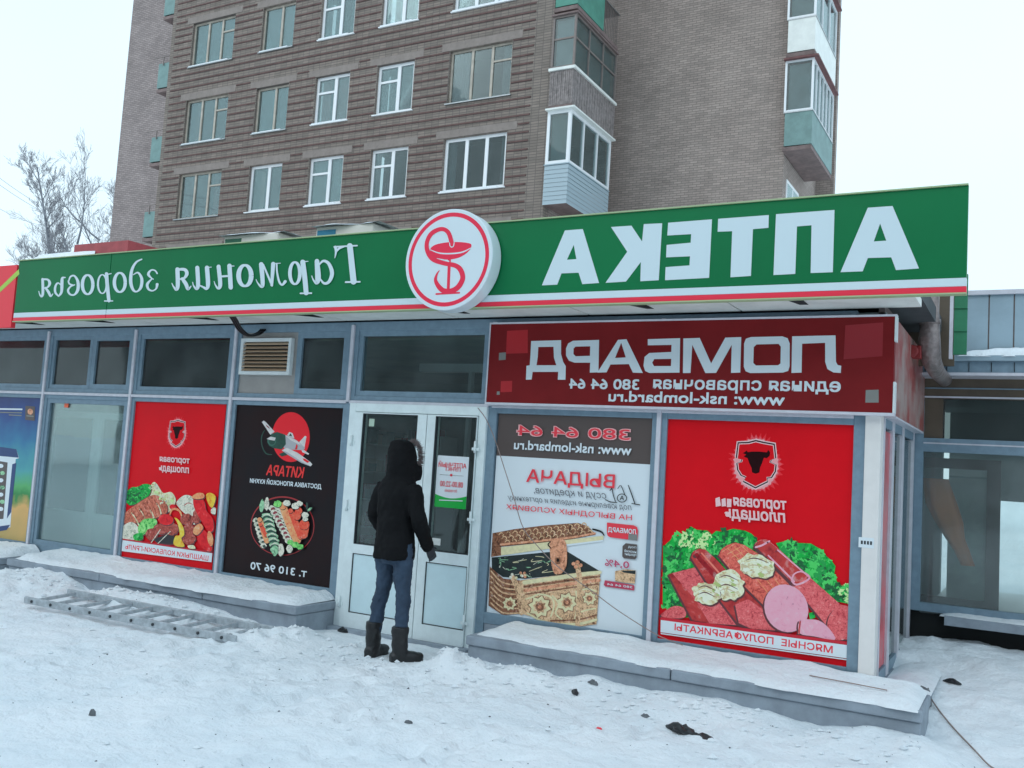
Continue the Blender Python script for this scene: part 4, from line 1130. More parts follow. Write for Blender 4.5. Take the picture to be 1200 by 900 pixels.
for i in range(8):
    x, y = 355 + i * 17, 320 + i * 60
    E3(x, y, 70, 44, F_mnt, .2); E3(x + 5, y + 20, 58, 30, F_dgr, .2)
    p_.stroke([(x - 55, y - 2, 10), (x, y - 30, 16), (x + 55, y + 4, 10)], F_wht)
for i in range(9):
    x, y = 430 + i * 26, 225 + i * 50
    E3(x, y, 50, 40, F_wht, .3); E3(x + 6, y + 4, 26, 24, F_wine)
    E3(x + 78, y - 10, 36, 30, F_wht)
p_.stroke([(560, 190, 90), (620, 340, 100), (680, 480, 110), (740, 610, 100)], F_or2)
p_.stroke([(660, 250, 60), (720, 400, 80), (790, 560, 90)], F_org); p_.stroke([(760, 250, 90), (740, 320, 90)], F_org); p_.stroke([(830, 420, 130), (820, 540, 110)], F_org)
for x, y in ((500, 165),): E3(x, y, 48, 42, F_let2)
for x, y, r_ in ((615, 155, 46), (720, 190, 50), (770, 160, 40), (840, 300, 44), (845, 350, 36)): E3(x, y, r_, r_ * .8, F_wht)
for x, y, r_ in ((660, 640, 40), (720, 670, 46), (780, 695, 42)): E3(x, y, r_, r_ * .8, F_let2)
E3(470, 740, 44, 66, F_mnt); E3(545, 730, 36, 80, F_wht, .05); E3(650, 720, 40, 50, F_wht); E3(900, 230, 36, 14, F_mnt, -0.7); E3(865, 190, 12, 44, F_dgr)
p_.build('picture', P3)
p_ = Print(GY - 0.001, (290, 480), 9.478)
p_.text('КИТАРА', (205, 728), (636, 640), mat('red_brush_lettering', ph(190, 40, 40), 0.4), 0.035, -0.15)
p_.text('ДОСТАВКА ЯПОНСКОЙ КУХНИ', (26, 822), (826, 815), M_pw, 0.03)
p_.at((240, 550), 6)
p_.text('т. 310 96 70', (320, 702), (720, 706), M_pw, 0.035)
p_.build('lettering', P3)

# --- white pawnshop poster with the treasure chest
P4, r4 = sheet('poster', [(584, 484.7), (762.6, 489.6), (755, 745), (571, 720)], M_pw, 'white poster of an open treasure chest right of the door, dark band on top')
zs = (on_y(582, 534, GY).z + on_y(760, 544, GY).z) / 2
F_gry = mat('dark_band_print', ph(62, 66, 68), 0.3)
p_ = Print(GY - 0.001, (560, 590), 5.4545, step=0.00004); p_.clip = r4
p_.rect(r4[0], zs, r4[2], r4[3], F_gry)
C_t = speck('chest_tan_print', ph(182, 170, 142), ph(98, 84, 68), 38); C_d = speck('chest_carving_print', ph(112, 90, 72), ph(60, 48, 42), 34)
C_c = mat('chest_cream_print', ph(206, 196, 166), 0.35, noise=(30, 0.15)); C_p = speck('chest_rose_print', ph(176, 146, 122), ph(122, 92, 74), 30); C_in = mat('chest_inside_print', ph(24, 40, 42), 0.35, noise=(14, 0.5))
p_.poly([(88, 345), (560, 300), (775, 430), (300, 482), (160, 470), (90, 420)], C_in)
for i in range(26):
    x, y = rr.uniform(130, 520), rr.uniform(340, 460)
    p_.stroke([(x, y, 3), (x + rr.uniform(-40, 40), y + rr.uniform(-15, 20), 4), (x + rr.uniform(-60, 60), y + rr.uniform(-25, 25), 3)], rr.choice((F_mnt, F_wht, C_c)), k=3)
p_.poly([(95, 190), (150, 275), (150, 332), (85, 342)], C_d)
p_.poly([(95, 190), (230, 165), (430, 140), (640, 124), (705, 145), (755, 200), (560, 236), (150, 276)], C_d)
for k in range(3):
    for i in range(13):
        x = 135 + i * 44 + k * 20; y = 200 + k * 24 - i * 5.2
        p_.stroke([(x, y, 5), (x + 14, y - 14, 7), (x + 30, y - 4, 7), (x + 24, y + 8, 5)], C_t, k=3)
p_.stroke([(150, 262, 14), (560, 222, 14), (750, 190, 12)], C_p)
p_.poly([(150, 280), (805, 206), (803, 240), (150, 332)], C_c); p_.poly([(560, 262), (805, 232), (803, 242), (560, 275)], M_pw)
p_.poly([(78, 402), (165, 480), (275, 492), (285, 705), (160, 712), (70, 652)], C_d)
for i in range(7): p_.stroke([(85, 430 + i * 34, 8), (160, 505 + i * 32, 10), (265, 520 + i * 30, 8)], C_t, k=3)
p_.poly([(268, 492), (650, 440), (785, 430), (780, 505), (760, 772), (640, 792), (480, 786), (280, 704), (262, 560)], C_t)
p_.stroke([(300, 505, 26), (650, 455, 26), (782, 440, 22)], C_c); p_.stroke([(300, 532, 14), (650, 482, 14), (780, 466, 12)], C_d)
p_.stroke([(305, 556, 22), (650, 506, 22), (778, 490, 20)], C_p); p_.stroke([(308, 580, 9), (650, 530, 9), (776, 515, 8)], C_d)
def star(cx, cy, r_, n=8):
    o_ = []
    for i in range(2 * n):
        a = math.pi * i / n + 0.2; k = r_ if i % 2 == 0 else r_ * 0.72
        o_.append((cx + k * math.cos(a), cy + k * math.sin(a)))
    return o_
for cx, cy, r_ in ((398, 660, 74), (572, 632, 66), (716, 606, 46), (205, 640, 46)):
    p_.poly(star(cx, cy, r_ * 1.12), C_d); p_.poly(star(cx, cy, r_), C_c); p_.poly(star(cx, cy, r_ * .62), C_t); p_.poly(ell(cx, cy, r_ * .36, r_ * .36), C_d); p_.poly(ell(cx, cy, r_ * .16, r_ * .16), C_p)
for a in ([(310, 610, 8), (345, 600, 12), (400, 580, 10), (470, 600, 12), (490, 650, 10), (470, 720, 10)], [(480, 590, 10), (520, 640, 12), (500, 700, 10), (540, 740, 8)], [(630, 560, 10), (640, 650, 14), (625, 740, 14)], [(650, 560, 10), (700, 545, 10), (760, 560, 9)], [(320, 700, 10), (400, 745, 12), (480, 765, 12)], [(640, 700, 9), (700, 680, 10), (756, 670, 9)]):
    p_.stroke(a, C_c)
p_.stroke([(480, 772, 18), (640, 770, 18), (760, 742, 16)], C_c); p_.stroke([(470, 748, 10), (640, 742, 10), (760, 712, 9)], C_d)
p_.stroke([(225, 470, 30), (262, 560, 36), (282, 700, 28)], C_t); p_.stroke([(640, 400, 30), (655, 520, 34), (640, 770, 30)], C_t)
p_.poly([(470, 235), (560, 238), (572, 380), (545, 440), (515, 452), (488, 440), (468, 350)], C_p, smooth=True); p_.poly([(498, 345), (532, 343), (530, 386), (500, 388)], C_d); p_.poly(ell(515, 362, 8, 12), M_blk)
p_.stroke([(738, 164, 10), (790, 180, 11), (810, 204, 6)], M_blk); p_.stroke([(470, 285, 6), (452, 262, 7), (468, 245, 5)], M_blk)
for i in range(10):
    x, y = rr.uniform(210, 320), rr.uniform(440, 490); p_.poly(ell(x, y, 9, 9), rr.choice((C_c, F_wht, C_p)))
for x, y in ((615, 385), (640, 375), (660, 395), (630, 405)): p_.poly(ell(x, y, 13, 12), C_p)
# badges at the right edge
p_.poly([(828, 122), (1000, 140), (1020, 150), (1026, 170), (1022, 238), (850, 216), (832, 205), (828, 190)], M_txt); p_.poly([(966, 192), (1022, 199), (1022, 238), (964, 231)], M_mgr)
p_.poly([(948, 254), (1021, 262), (1018, 345), (1008, 357), (936, 350), (926, 338), (928, 272)], F_gry)
p_.poly([(880, 432), (950, 420), (1012, 428), (1006, 512), (940, 505), (880, 495)], C_t); p_.poly([(915, 428), (1012, 428), (1008, 452), (940, 442)], C_in)
p_.poly([(815, 490), (1000, 522), (1004, 530), (1002, 556), (818, 530), (808, 520)], mat('plum_print', ph(140, 50, 80), 0.3))
p_.build('picture', P4)
p_ = Print(GY - 0.013, (560, 470), 5.4545, step=0.00004); p_.clip = r4
p_.text('380 64 64', (243, 222), (982, 178), mat('rose_outline_print', ph(222, 150, 160), 0.35), 0.09); p_.text('380 64 64', (252, 217), (973, 183), M_txt, 0.012)
p_.text('www: nsk-lombard.ru', (230, 308), (984, 284), M_pw, 0.035)
p_.text('ВЫДАЧА', (308, 534), (878, 470), M_txt, 0.02)
M_ink = mat('grey_ink', ph(74, 92, 104), 0.4)
p_.text('ссуд и кредитов,', (358, 600), (822, 590), M_ink, 0.0, 0.3); p_.text('под ювелирные изделия и оргтехнику', (188, 640), (985, 669), M_ink, -0.004, 0.3)
p_.text('НА ВЫГОДНЫХ УСЛОВИЯХ', (180, 697), (986, 728), M_txt, 0.012)
for st in ([(962, 538, 5), (985, 600, 7), (1005, 658, 6)], [(985, 655, 5), (1036, 664, 6)], [(895, 560, 4), (915, 540, 5), (940, 600, 5)], [(858, 560, 6), (866, 600, 6), (880, 642, 5)], [(845, 572, 5), (858, 556, 5)], [(815, 630, 5), (850, 645, 6), (890, 648, 5)]): p_.stroke(st, M_blk, k=3)
p_.stroke([(922 + 30 * math.cos(a), 620 + 26 * math.sin(a), 5) for a in [i * 0.524 for i in range(12)]], M_blk, closed=True, k=3); p_.text('А', (908, 632), (936, 606), M_blk, 0.03)
p_.at((560, 590), 5.4545)
p_.text('ЛОМБАРД', (833, 186), (1016, 166), M_pw, 0.03)
for i, w_ in enumerate(('под', 'низкий', 'процент')): p_.text(w_, ((962, 938, 938)[i], 286 + i * 24), (1014, 276 + i * 24), M_pw, 0.02)
p_.text('0,4%', (812, 404), (970, 372), mat('plum_lettering', ph(140, 60, 100), 0.4), 0.02)
p_.text('380 64 64', (828, 522), (990, 528), M_pw, 0.02)
p_.build('lettering', P4)

# --- blue drink poster at the left edge of the picture
M_bl = bpy.data.materials.new('blue_green_print'); M_bl.use_nodes = True
n, l = M_bl.node_tree.nodes, M_bl.node_tree.links
bb = n['Principled BSDF']; bb.inputs['Roughness'].default_value = 0.3
tc = n.new('ShaderNodeTexCoord'); sp = n.new('ShaderNodeSeparateXYZ'); nz = n.new('ShaderNodeTexNoise'); nz.inputs['Scale'].default_value = 3; nz.inputs['Detail'].default_value = 5
md = n.new('ShaderNodeMath'); md.operation = 'MULTIPLY_ADD'; md.inputs[1].default_value = 0.5
mr = n.new('ShaderNodeMapRange'); mr.inputs['From Min'].default_value = 0.2; mr.inputs['From Max'].default_value = 1.95
rp = n.new('ShaderNodeValToRGB')
l.new(tc.outputs['Object'], nz.inputs['Vector']); l.new(tc.outputs['Object'], sp.inputs[0]); l.new(nz.outputs['Fac'], md.inputs[0]); l.new(sp.outputs['Z'], md.inputs[2]); l.new(md.outputs[0], mr.inputs['Value']); l.new(mr.outputs[0], rp.inputs['Fac']); l.new(rp.outputs['Color'], bb.inputs['Base Color'])
els = rp.color_ramp.elements
els[0].position = 0.0; els[0].color = ph(130, 136, 84); els[1].position = 1.0; els[1].color = ph(14, 38, 98)
for pos, c in ((0.24, ph(160, 150, 92)), (0.30, ph(26, 116, 58)), (0.38, ph(60, 150, 92)), (0.52, ph(52, 140, 152)), (0.70, ph(26, 100, 146)), (0.86, ph(16, 56, 122))):
    e = els.new(pos); e.color = c
P5, r5 = sheet('poster', [(-30, 464), (47, 466), (33, 635), (-40, 625)], M_bl, 'blue and green poster with a drink carton at the far left')
p_ = Print(GY - 0.001, (0, 460), 5); p_.clip = r5
F_nav = mat('navy_print', ph(22, 52, 104), 0.3)
p_.poly([(-120, 400), (-100, 330), (15, 320), (96, 332), (112, 384), (92, 390), (60, 790), (-130, 815)], M_pw)
p_.poly([(-110, 385), (-80, 315), (15, 320), (96, 332), (110, 382), (0, 372)], F_nav); p_.poly([(-110, 410), (0, 402), (45, 410), (20, 740), (-110, 750)], F_gry); p_.poly([(72, 420), (96, 412), (66, 700), (40, 740)], F_nav)
for i in range(7): E_ = ell(6 + (i % 2) * 8, 430 + i * 42, 14, 12); p_.poly(E_, F_mnt if i % 2 else M_pw)
p_.poly([(-120, 800), (60, 775), (40, 805), (-120, 835)], F_nav)
p_.poly([(-140, 90), (132, 94), (132, 103), (-140, 99)], M_pw); p_.poly([(-140, 110), (130, 116), (129, 122), (-140, 117)], M_mgr); p_.poly([(52, 128), (128, 132), (127, 138), (52, 134)], M_mgr)
p_.poly([(150, 78), (206, 82), (204, 166), (148, 160)], F_gry); p_.poly(ell(178, 112, 16, 18, n=12), C_p); p_.poly([(156, 132), (198, 136), (198, 144), (156, 140)], M_mgr)
p_.build('picture', P5)

# --- notice on the right door leaf
nt = thing('door_notice', (on_y(529, 566, -0.054).x, -0.054, 1.2), 'white and green opening-hours notice stuck on the right door pane', 'notice')
NY = -0.015
tl, br = on_y(513, 533.5, NY), on_y(545.7, 597, NY)
b = MB(); b.box(tl.x, br.x, NY, NY + 0.002, br.z, tl.z, M_pw); b.build('paper', nt)
p_ = Print(NY - 0.0005, (380, 460), 5.4545)
zz = p_.pt((800, 655))[1]
xs2 = [tl.x + (br.x - tl.x) * i / 12 for i in range(13)]
p_.flat([[(x, zz - 0.028 * math.sin(math.pi * i / 12)) for i, x in enumerate(xs2)] + [(br.x, br.z), (tl.x, br.z)]], mat('green_notice_print', ph(10, 150, 60), 0.35))
p_.build('picture', nt)
p_ = Print(NY - 0.002, (380, 460), 5.4545)
p_.text('АПТЕЧНЫЙ', (730, 474), (910, 446), M_txt, 0.02); p_.text('ПУНКТ', (770, 500), (872, 480), M_txt, 0.02); p_.text('08.00-22.00', (740, 598), (888, 574), M_txt, 0.01); p_.text('без перерыва', (770, 638), (850, 620), M_txt, -0.003)
p_.poly([(735, 684), (885, 690), (885, 696), (735, 690)], M_pw); p_.stroke([(740, 524, 2), (890, 534, 2)], M_mgr, k=2); p_.poly(ell(812, 528, 8, 8), M_txt)
p_.build('lettering', nt)
c_ = on_y(303.5 / 5.4545 + 380, 192 / 5.4545 + 460, -0.014)
b = MB(); b.box(c_.x - .03, c_.x + .03, -0.0148, -0.013, c_.z - .035, c_.z + .035, mat('faded_sticker', ph(130, 176, 170), 0.5)); b.build('sticker', None, (c_.x, -0.014, c_.z), tags=('small pale square sticker high on the left door pane', 'sticker'))
c_ = on_y(715 / 5.4545 + 380, 135 / 5.4545 + 610, -0.014)
b = MB(); b.box(c_.x - .045, c_.x + .045, -0.0148, -0.013, c_.z - .03, c_.z + .03, mat('pale_sticker', ph(160, 196, 206), 0.5)); b.build('sticker', None, (c_.x, -0.014, c_.z), tags=('white rectangular sticker low on the right door pane', 'sticker'))
c_ = on_y(1015, 636, -0.035)
b = MB(); b.box(c_.x - .05, c_.x + .05, -0.0325, -0.0302, c_.z - .035, c_.z + .035, M_pw)
for i in range(4): b.box(c_.x - .035 + i * .02, c_.x - .022 + i * .02, -0.0332, -0.0326, c_.z - .012, c_.z + .012, M_gasket)
b.build('sticker', None, (c_.x, -0.033, c_.z), tags=('small house-number sticker on the white corner post', 'sticker'))
c_ = on_y(78, 472, 0.03)
b = MB(); b.box(c_.x - .035, c_.x + .035, 0.030, 0.034, c_.z - .055, c_.z + .055, mat('orange_sticker', ph(190, 90, 60), 0.5)); b.build('sticker', None, (c_.x, 0.03, c_.z), tags=('orange sticker at the top of the clear left pane', 'sticker'))

# --- louvred ventilation grille
tl, br = on_y(283.5, 396.7, -0.02), on_y(339, 439.5, -0.02)
vg = thing('ventilation_grille', ((tl.x + br.x) / 2, 0, br.z), 'white framed louvred ventilation grille in the upper glazing', 'grille')
b = MB(); w_ = 0.035; X0v, X1v, Z0v, Z1v = tl.x, br.x, br.z, tl.z
b.box(X0v, X0v + w_, -0.03, 0.02, Z0v, Z1v, M_white); b.box(X1v - w_, X1v, -0.03, 0.02, Z0v, Z1v, M_white); b.box(X0v + w_, X1v - w_, -0.03, 0.02, Z0v, Z0v + w_, M_white); b.box(X0v + w_, X1v - w_, -0.03, 0.02, Z1v - w_, Z1v, M_white)
b.build('frame', vg, bevel=0.003)
b = MB(); b.box(X0v + w_, X1v - w_, 0.012, 0.019, Z0v + w_, Z1v - w_, M_dark); b.build('backing', vg)
b = MB(); nsl = 8; dz = (Z1v - Z0v - 2 * w_) / nsl
for i in range(nsl):
    z = Z0v + w_ + dz * (i + 0.5)
    b.add([(X0v + w_, -0.026, z - dz * .36), (X1v - w_, -0.026, z - dz * .36), (X1v - w_, 0.010, z + dz * .28), (X0v + w_, 0.010, z + dz * .28), (X0v + w_, -0.026, z - dz * .36 + .004), (X1v - w_, -0.026, z - dz * .36 + .004), (X1v - w_, 0.010, z + dz * .28 + .004), (X0v + w_, 0.010, z + dz * .28 + .004)],
          [(0, 3, 2, 1), (4, 5, 6, 7), (0, 1, 5, 4), (2, 3, 7, 6)], mat('louvre_slat', ph(150, 156, 140), 0.5))
b.build('slat', vg)

# ------------------------------------------------------------------ brick apartment block behind the shop
apt = thing('apartment_block', (-20.5, 16.4, 0), 'tall brown brick apartment block with ribbed front and stacked balconies', 'building')
AX0, AX1, AY = -28.67, -12.43, 16.4
GYB, G0X, G1X = 20.6, -12.43, -6.68               # plain wall set back to the right
HT = 27.0
M_awall = mat('window_frame_white', ph(176, 214, 228), 0.45)
M_aold = mat('old_window_frame', ph(140, 160, 158), 0.6, noise=(6, 0.25))
M_cur = [mat('curtain_' + n_, c, 0.8, noise=(2.5, 0.25)) for n_, c in (('pale', (0.42, 0.5, 0.5, 1)), ('grey', (0.22, 0.27, 0.28, 1)), ('pink', (0.62, 0.28, 0.26, 1)), ('teal', (0.22, 0.36, 0.36, 1)), ('dark', (0.05, 0.06, 0.06, 1)), ('rust', (0.3, 0.12, 0.1, 1)))]
M_room = mat('dim_room_wall', (0.06, 0.065, 0.06, 1), 0.8)
FL = 2.865
WIN = []                                          # (x0, x1, sill, head, kind, frame, curtain)
cols = [(-27.55, -25.40, 'wide'), (-24.05, -22.55, 'two'), (-21.36, -19.90, 'two'), (-18.78, -17.32, 'two'), (-15.99, -13.78, 'wide')]
look = [[('n', 0), ('n', 0), ('n', 1), ('n', 1), ('n', 4)],      # row k = -1 (hidden behind the sign board)
        [('o', 5), ('n', 4), ('n', 0), ('n', 4), ('n', 4)],
        [('o', 4), ('o', 3), ('n', 2), ('n', 1), ('o', 1)],
        [('o', 3), ('o', 0), ('n', 1), ('n', 1), ('n', 1)],
        [('o', 1), ('n', 0), ('n', 0), ('n', 1), ('n', 3)],
        [('n', 1), ('n', 0), ('o', 0), ('n', 1), ('n', 4)]]
for k in range(-1, 5):
    for ci, (x0, x1, kd) in enumerate(cols):
        z0 = 9.70 + k * FL - (0.08 if k == 1 else 0)
        WIN.append((x0, x1, z0 - 0.02, z0 + (1.66 if kd == 'wide' else 1.62), kd, *look[k + 1][ci]))
# front wall as a grid with openings
b = MB()
xs = sorted({AX0, AX1} | {w_[0] for w_ in WIN} | {w_[1] for w_ in WIN})
def wall_with_holes(bm, x0, x1, z0, z1, y0, y1, holes, m_):
    zz = sorted({z0, z1} | {h[2] for h in holes} | {h[3] for h in holes})
    for a, d in zip(zz[:-1], zz[1:]):
        hs = sorted([h for h in holes if h[2] <= a + 1e-6 and h[3] >= d - 1e-6])
        cx = x0
        for h in hs:
            if h[0] > cx: bm.box(cx, h[0], y0, y1, a, d, m_)
            cx = h[1]
        if x1 > cx: bm.box(cx, x1, y0, y1, a, d, m_)
wall_with_holes(b, AX0, AX1, 0, HT, AY, AY + 0.35, [w_[:4] for w_ in WIN], M_brick)
b.build('front_wall', apt)
for q, m_ in (((AX0, AX0 + 0.35, AY + 0.36, 24), M_brick2), ((AX1 - 0.35, AX1, AY + 0.36, GYB), M_brick2), ((AX1 - 0.30, G1X, GYB + 0.001, GYB + 0.35), M_brick2), ((G1X - 0.35, G1X, GYB + 0.36, 25.2), M_brick2)):
    b = MB(); b.box(*q, 0, HT, m_); b.build('side_wall', apt)
b = MB(); b.box(G1X - 0.3, max(G1X + .2, on_y(977, 215, 25.21).x), 25.21, 25.5, 0, HT, M_brick2); b.build('rear_wall', apt)
b = MB(); b.box(-35.3, AX0 - 0.01, 19.6, 20.0, 0, HT, M_brick3); b.box(-35.3, -35.0, 20.01, 25, 0, HT, M_brick3); b.build('end_wall', apt)
b = MB(); b.box(-35.2, -5.6, 16.8, 25.2, HT - 0.5, HT - 0.2, M_roofing); b.build('roof', apt)
# protruding red brick courses
b = MB()
rise = 0.2605
z = 8.1
while z < 24.5:
    seg = [(AX0 + 0.22, AX1 - 0.62)]
    for x0, x1, s0, s1, *_ in WIN:
        if s0 - 0.02 < z < s1 + 0.02: cut = (x0 - 0.03, x1 + 0.03)
        elif s1 + 0.02 <= z < s1 + 0.30: cut = (x0 - 0.33, x1 + 0.36)
        else: continue
        ns = []
        for a, d in seg:
            if cut[1] <= a or cut[0] >= d: ns.append((a, d)); continue
            if cut[0] > a: ns.append((a, cut[0]))
            if cut[1] < d: ns.append((cut[1], d))
        seg = ns
    for a, d in seg:
        if d - a > 0.12: b.box(a, d, AY - 0.026, AY - 0.001, z, z + 0.046, M_rib)
    z += rise
b.build('brick_course', apt)
def flat_window(x0, x1, z0, z1, kd, fr, cu, parent, y=AY):
    fm = M_awall if fr == 'n' else M_aold
    w = 0.095 if fr == 'n' else 0.065
    f_ = MB(); ya, yb = y + 0.10, y + 0.17
    f_.box(x0, x0 + w, ya, yb, z0, z1, fm); f_.box(x1 - w, x1, ya, yb, z0, z1, fm); f_.box(x0 + w, x1 - w, ya, yb, z0, z0 + w, fm); f_.box(x0 + w, x1 - w, ya, yb, z1 - w, z1, fm)
    if kd == 'wide':
        for t in (0.35, 0.67): xm = x0 + (x1 - x0) * t; f_.box(xm - w * .6, xm + w * .6, ya + .002, yb - .002, z0 + w, z1 - w, fm)
        if fr == 'o': xm = x0 + (x1 - x0) * 0.67; f_.box(xm + w * .6, x1 - w, ya + .004, yb - .004, z1 - 0.55, z1 - 0.50, fm)
    elif kd == 'two':
        xm = x0 + (x1 - x0) * 0.56; f_.box(xm - w * .65, xm + w * .65, ya + .002, yb - .002, z0 + w, z1 - w, fm)
        if (int(x0 * 7) + int(z0)) % 3 != 0: f_.box(x0 + w, xm - w * .65, ya + .004, yb - .004, z1 - 0.58, z1 - 0.51, fm)
    o = f_.build('window', parent, ((x0 + x1) / 2, y, z0))
    g = MB(); g.box(x0 + w * .9, x1 - w * .9, y + 0.13, y + 0.138, z0 + w * .9, z1 - w * .9, M_gapt); g.build('pane', o)
    rr = random.Random(int(x0 * 31 + z0 * 7))
    spans = [(0, 1)] if cu == 3 else [(0, .42), (.5, 1)] if cu == 0 else ([(0, rr.uniform(.12, .3)), (rr.uniform(.74, .9), 1)] if cu != 2 else [(0.1, .35), (.55, 1)])
    c = MB(); n_ = 26                              # curtains with folds a little way behind the glass
    for s0, s1 in spans:
        vv, ff = [], []
        for i in range(n_ + 1):
            xx = x0 + (x1 - x0) * (s0 + (s1 - s0) * i / n_); yy = y + 0.24 + 0.02 * math.sin(i * 1.9 + x0)
            vv += [(xx, yy, z0), (xx, yy, z1)]
        for i in range(n_): ff.append((2 * i, 2 * i + 2, 2 * i + 3, 2 * i + 1))
        c.add(vv, ff, M_cur[cu if cu != 4 else 1], True)
    c.build('curtain', o)
    c = MB(); c.box(x0 - .3, x1 + .3, y + 1.1, y + 1.15, z0 - .3, z1 + .12, M_room); c.box(x0 - .3, x1 + .3, y + .36, y + 1.15, z1 + .121, z1 + .15, M_room); c.build('room_wall', o)
    s_ = MB(); s_.box(x0 - 0.06, x1 + 0.06, y - 0.06, y + 0.10, z0 - 0.04, z0 - 0.005, M_steel if fr == 'o' else M_awall)
    rr = random.Random(int(x0 * 31 + z0 * 7))
    if rr.random() < 0.55: s_.box(x0, x1 - 0.2, y - 0.055, y + 0.09, z0 - 0.004, z0 + 0.03, M_snow)
    s_.build('sill', o)
    s_ = MB(); s_.box(x0 - 0.30, x1 + 0.33, y - 0.012, y - 0.001, z1 + 0.015, z1 + 0.255, M_lintel); s_.build('lintel', o)
for w_ in WIN: flat_window(*w_, apt)
# balconies in the inner corners
M_bslab = mat('balcony_slab', ph(96, 100, 104), 0.8, noise=(4, 0.3)); M_bgrn = mat('teal_balcony_panel', ph(60, 130, 122), 0.6, noise=(3, 0.2)); M_bteal = mat('pale_teal_panel', ph(88, 134, 140), 0.6, noise=(3, 0.2))
M_bsid = mat('pale_blue_siding', ph(118, 158, 176), 0.45); M_bwd = mat('weathered_boards', ph(108, 122, 128), 0.8, noise=(9, 0.4)); M_bwht = mat('white_balcony_sheet', ph(176, 208, 216), 0.5, noise=(3, 0.1)); M_brust = mat('rusty_hood', ph(90, 72, 76), 0.7, noise=(4, 0.3))
def balcony(x0, x1, y0, y1, z, style, parent):
    """slab whose short side faces the street (y0) and whose long side faces x1"""
    s_ = MB(); s_.box(x0, x1, y0, y1, z - 0.12, z, M_bslab); bal = s_.build('balcony', parent, ((x0 + x1) / 2, (y0 + y1) / 2, z))
    h, t = 1.02, 2.62
    par = MB()
    if style == 'siding':
        n_ = 9; dz = (h + 0.12) / n_
        for i in range(n_):
            za = z - 0.13 + i * dz
            par.add([(x0, y0 - .012, za), (x1 + .012, y0 - .012, za), (x1 + .012, y1, za), (x0, y0, za + dz), (x1, y0, za + dz), (x1, y1, za + dz)], [(0, 1, 4, 3), (1, 2, 5, 4)], M_bsid)
        par.box(x0 - .02, x1 + .03, y0 - .03, y1, z + h, z + h + .03, M_bsid)
    elif style == 'boards':
        n_ = 12
        for i in range(n_):
            xa = x0 + (x1 - x0) * i / n_; par.box(xa + .004, xa + (x1 - x0) / n_ - .004, y0 - (.012 if i % 2 else .004), y0 + .02, z - 0.05, z + h - 0.05, M_bwd)
        n_ = 34
        for i in range(n_):
            ya = y0 + 0.02 + (y1 - y0 - 0.02) * i / n_; par.box(x1 - .02, x1 + (.012 if i % 2 else .004), ya + .004, ya + (y1 - y0) / n_ - .004, z - 0.05, z + h - 0.05, M_bwd)
        par.box(x0 - .03, x1 + .07, y0 - .07, y1, z + h - .05, z + h + .03, M_bwht)
    else:
        pm = {'teal': M_bgrn, 'paleteal': M_bteal, 'white': M_bwht}[style if style in ('teal', 'white') else 'paleteal']
        par.box(x0 + .04, x1, y0, y0 + .03, z + 0.03, z + h, pm)
        par.box(x1 - .03, x1, y0 + .03, y0 + (y1 - y0) * (0.62 if style == 'teal' else 1), z + 0.03, z + h, pm)
        par.box(x0, x1 + .02, y0 - .02, y1, z + h, z + h + .035, M_steel)
    par.build('parapet', bal)
    if style == 'teal': 
        r_ = MB()
        for i in range(9): yy = y0 + (y1 - y0) * (0.64 + 0.04 * i); r_.box(x1 - .02, x1, yy, yy + .015, z, z + h, M_grey)
        r_.build('railing', bal); return bal
    gl = MB(); fr = MB(); fm = {'siding': M_awall, 'boards': M_grey}.get(style, M_awall); w = 0.09 if style == 'siding' else 0.06
    zb, zt = z + h + 0.035, z + t
    fr.box(x0, x0 + w, y0, y0 + w, zb, zt, fm); fr.box(x1 - w, x1, y0, y0 + w, zb, zt, fm); fr.box(x0 + w, x1 - w, y0 + .002, y0 + w - .002, zt - w, zt, fm); fr.box(x0 + w, x1 - w, y0 + .002, y0 + w - .002, zb, zb + w, fm)
    n_ = 3 if style != 'paleteal' else 6
    for i in range(1, n_ + 1):
        yy = y0 + (y1 - y0) * i / n_; fr.box(x1 - w + .002, x1 - .002, yy - w * (.7 if i < n_ else 1), yy, zb, zt, fm)
    fr.box(x1 - w + .004, x1 - .004, y0 + w, y1, zt - w, zt - .001, fm); fr.box(x1 - w + .004, x1 - .004, y0 + w, y1, zb, zb + w, fm)
    if style == 'boards':
        fr.box(x0 + w, x1 - w, y0 + .01, y0 + w - .01, zb + 0.85, zb + 0.9, fm); fr.box(x1 - w + .01, x1 - .01, y0 + w, y1, zb + 0.85, zb + 0.9, fm)
    gl.box(x0 + w, x1 - w, y0 + .03, y0 + .036, zb + w, zt - w, M_gapt); gl.box(x1 - .05, x1 - .044, y0 + w, y1, zb + w, zt - w, M_gapt)
    fr.build('glazing_frame', bal); gl.build('pane', bal)
    cu = MB(); cu.box(x0 + .1, x1 - .12, y0 + .12, y0 + .14, zb, zt - .1, M_cur[0 if style != 'siding' else 3]); cu.box(x1 - .16, x1 - .14, y0 + .18, y1 - .1, zb, zt - .1, M_cur[{'siding': 1, 'boards': 3}.get(style, 0)]); cu.build('curtain', bal)
    hd = MB(); hd.box(x0 - .03, x1 + (.14 if style != 'boards' else .06), y0 - (.12 if style != 'boards' else .06), y1, zt, zt + .05, {'siding': M_bwht, 'paleteal': M_brust, 'white': M_brust}.get(style, M_bslab)); hd.build('hood', bal)
    return bal
BX1 = -11.68
balcony(AX1, BX1, AY - 0.05, 19.25, 9.12, 'siding', apt); balcony(AX1, BX1, AY - 0.05, 19.35, 11.95, 'boards', apt); balcony(AX1, BX1, AY - 0.05, 19.35, 14.83, 'teal', apt)
CX0, CX1 = G1X + 0.02, -5.83
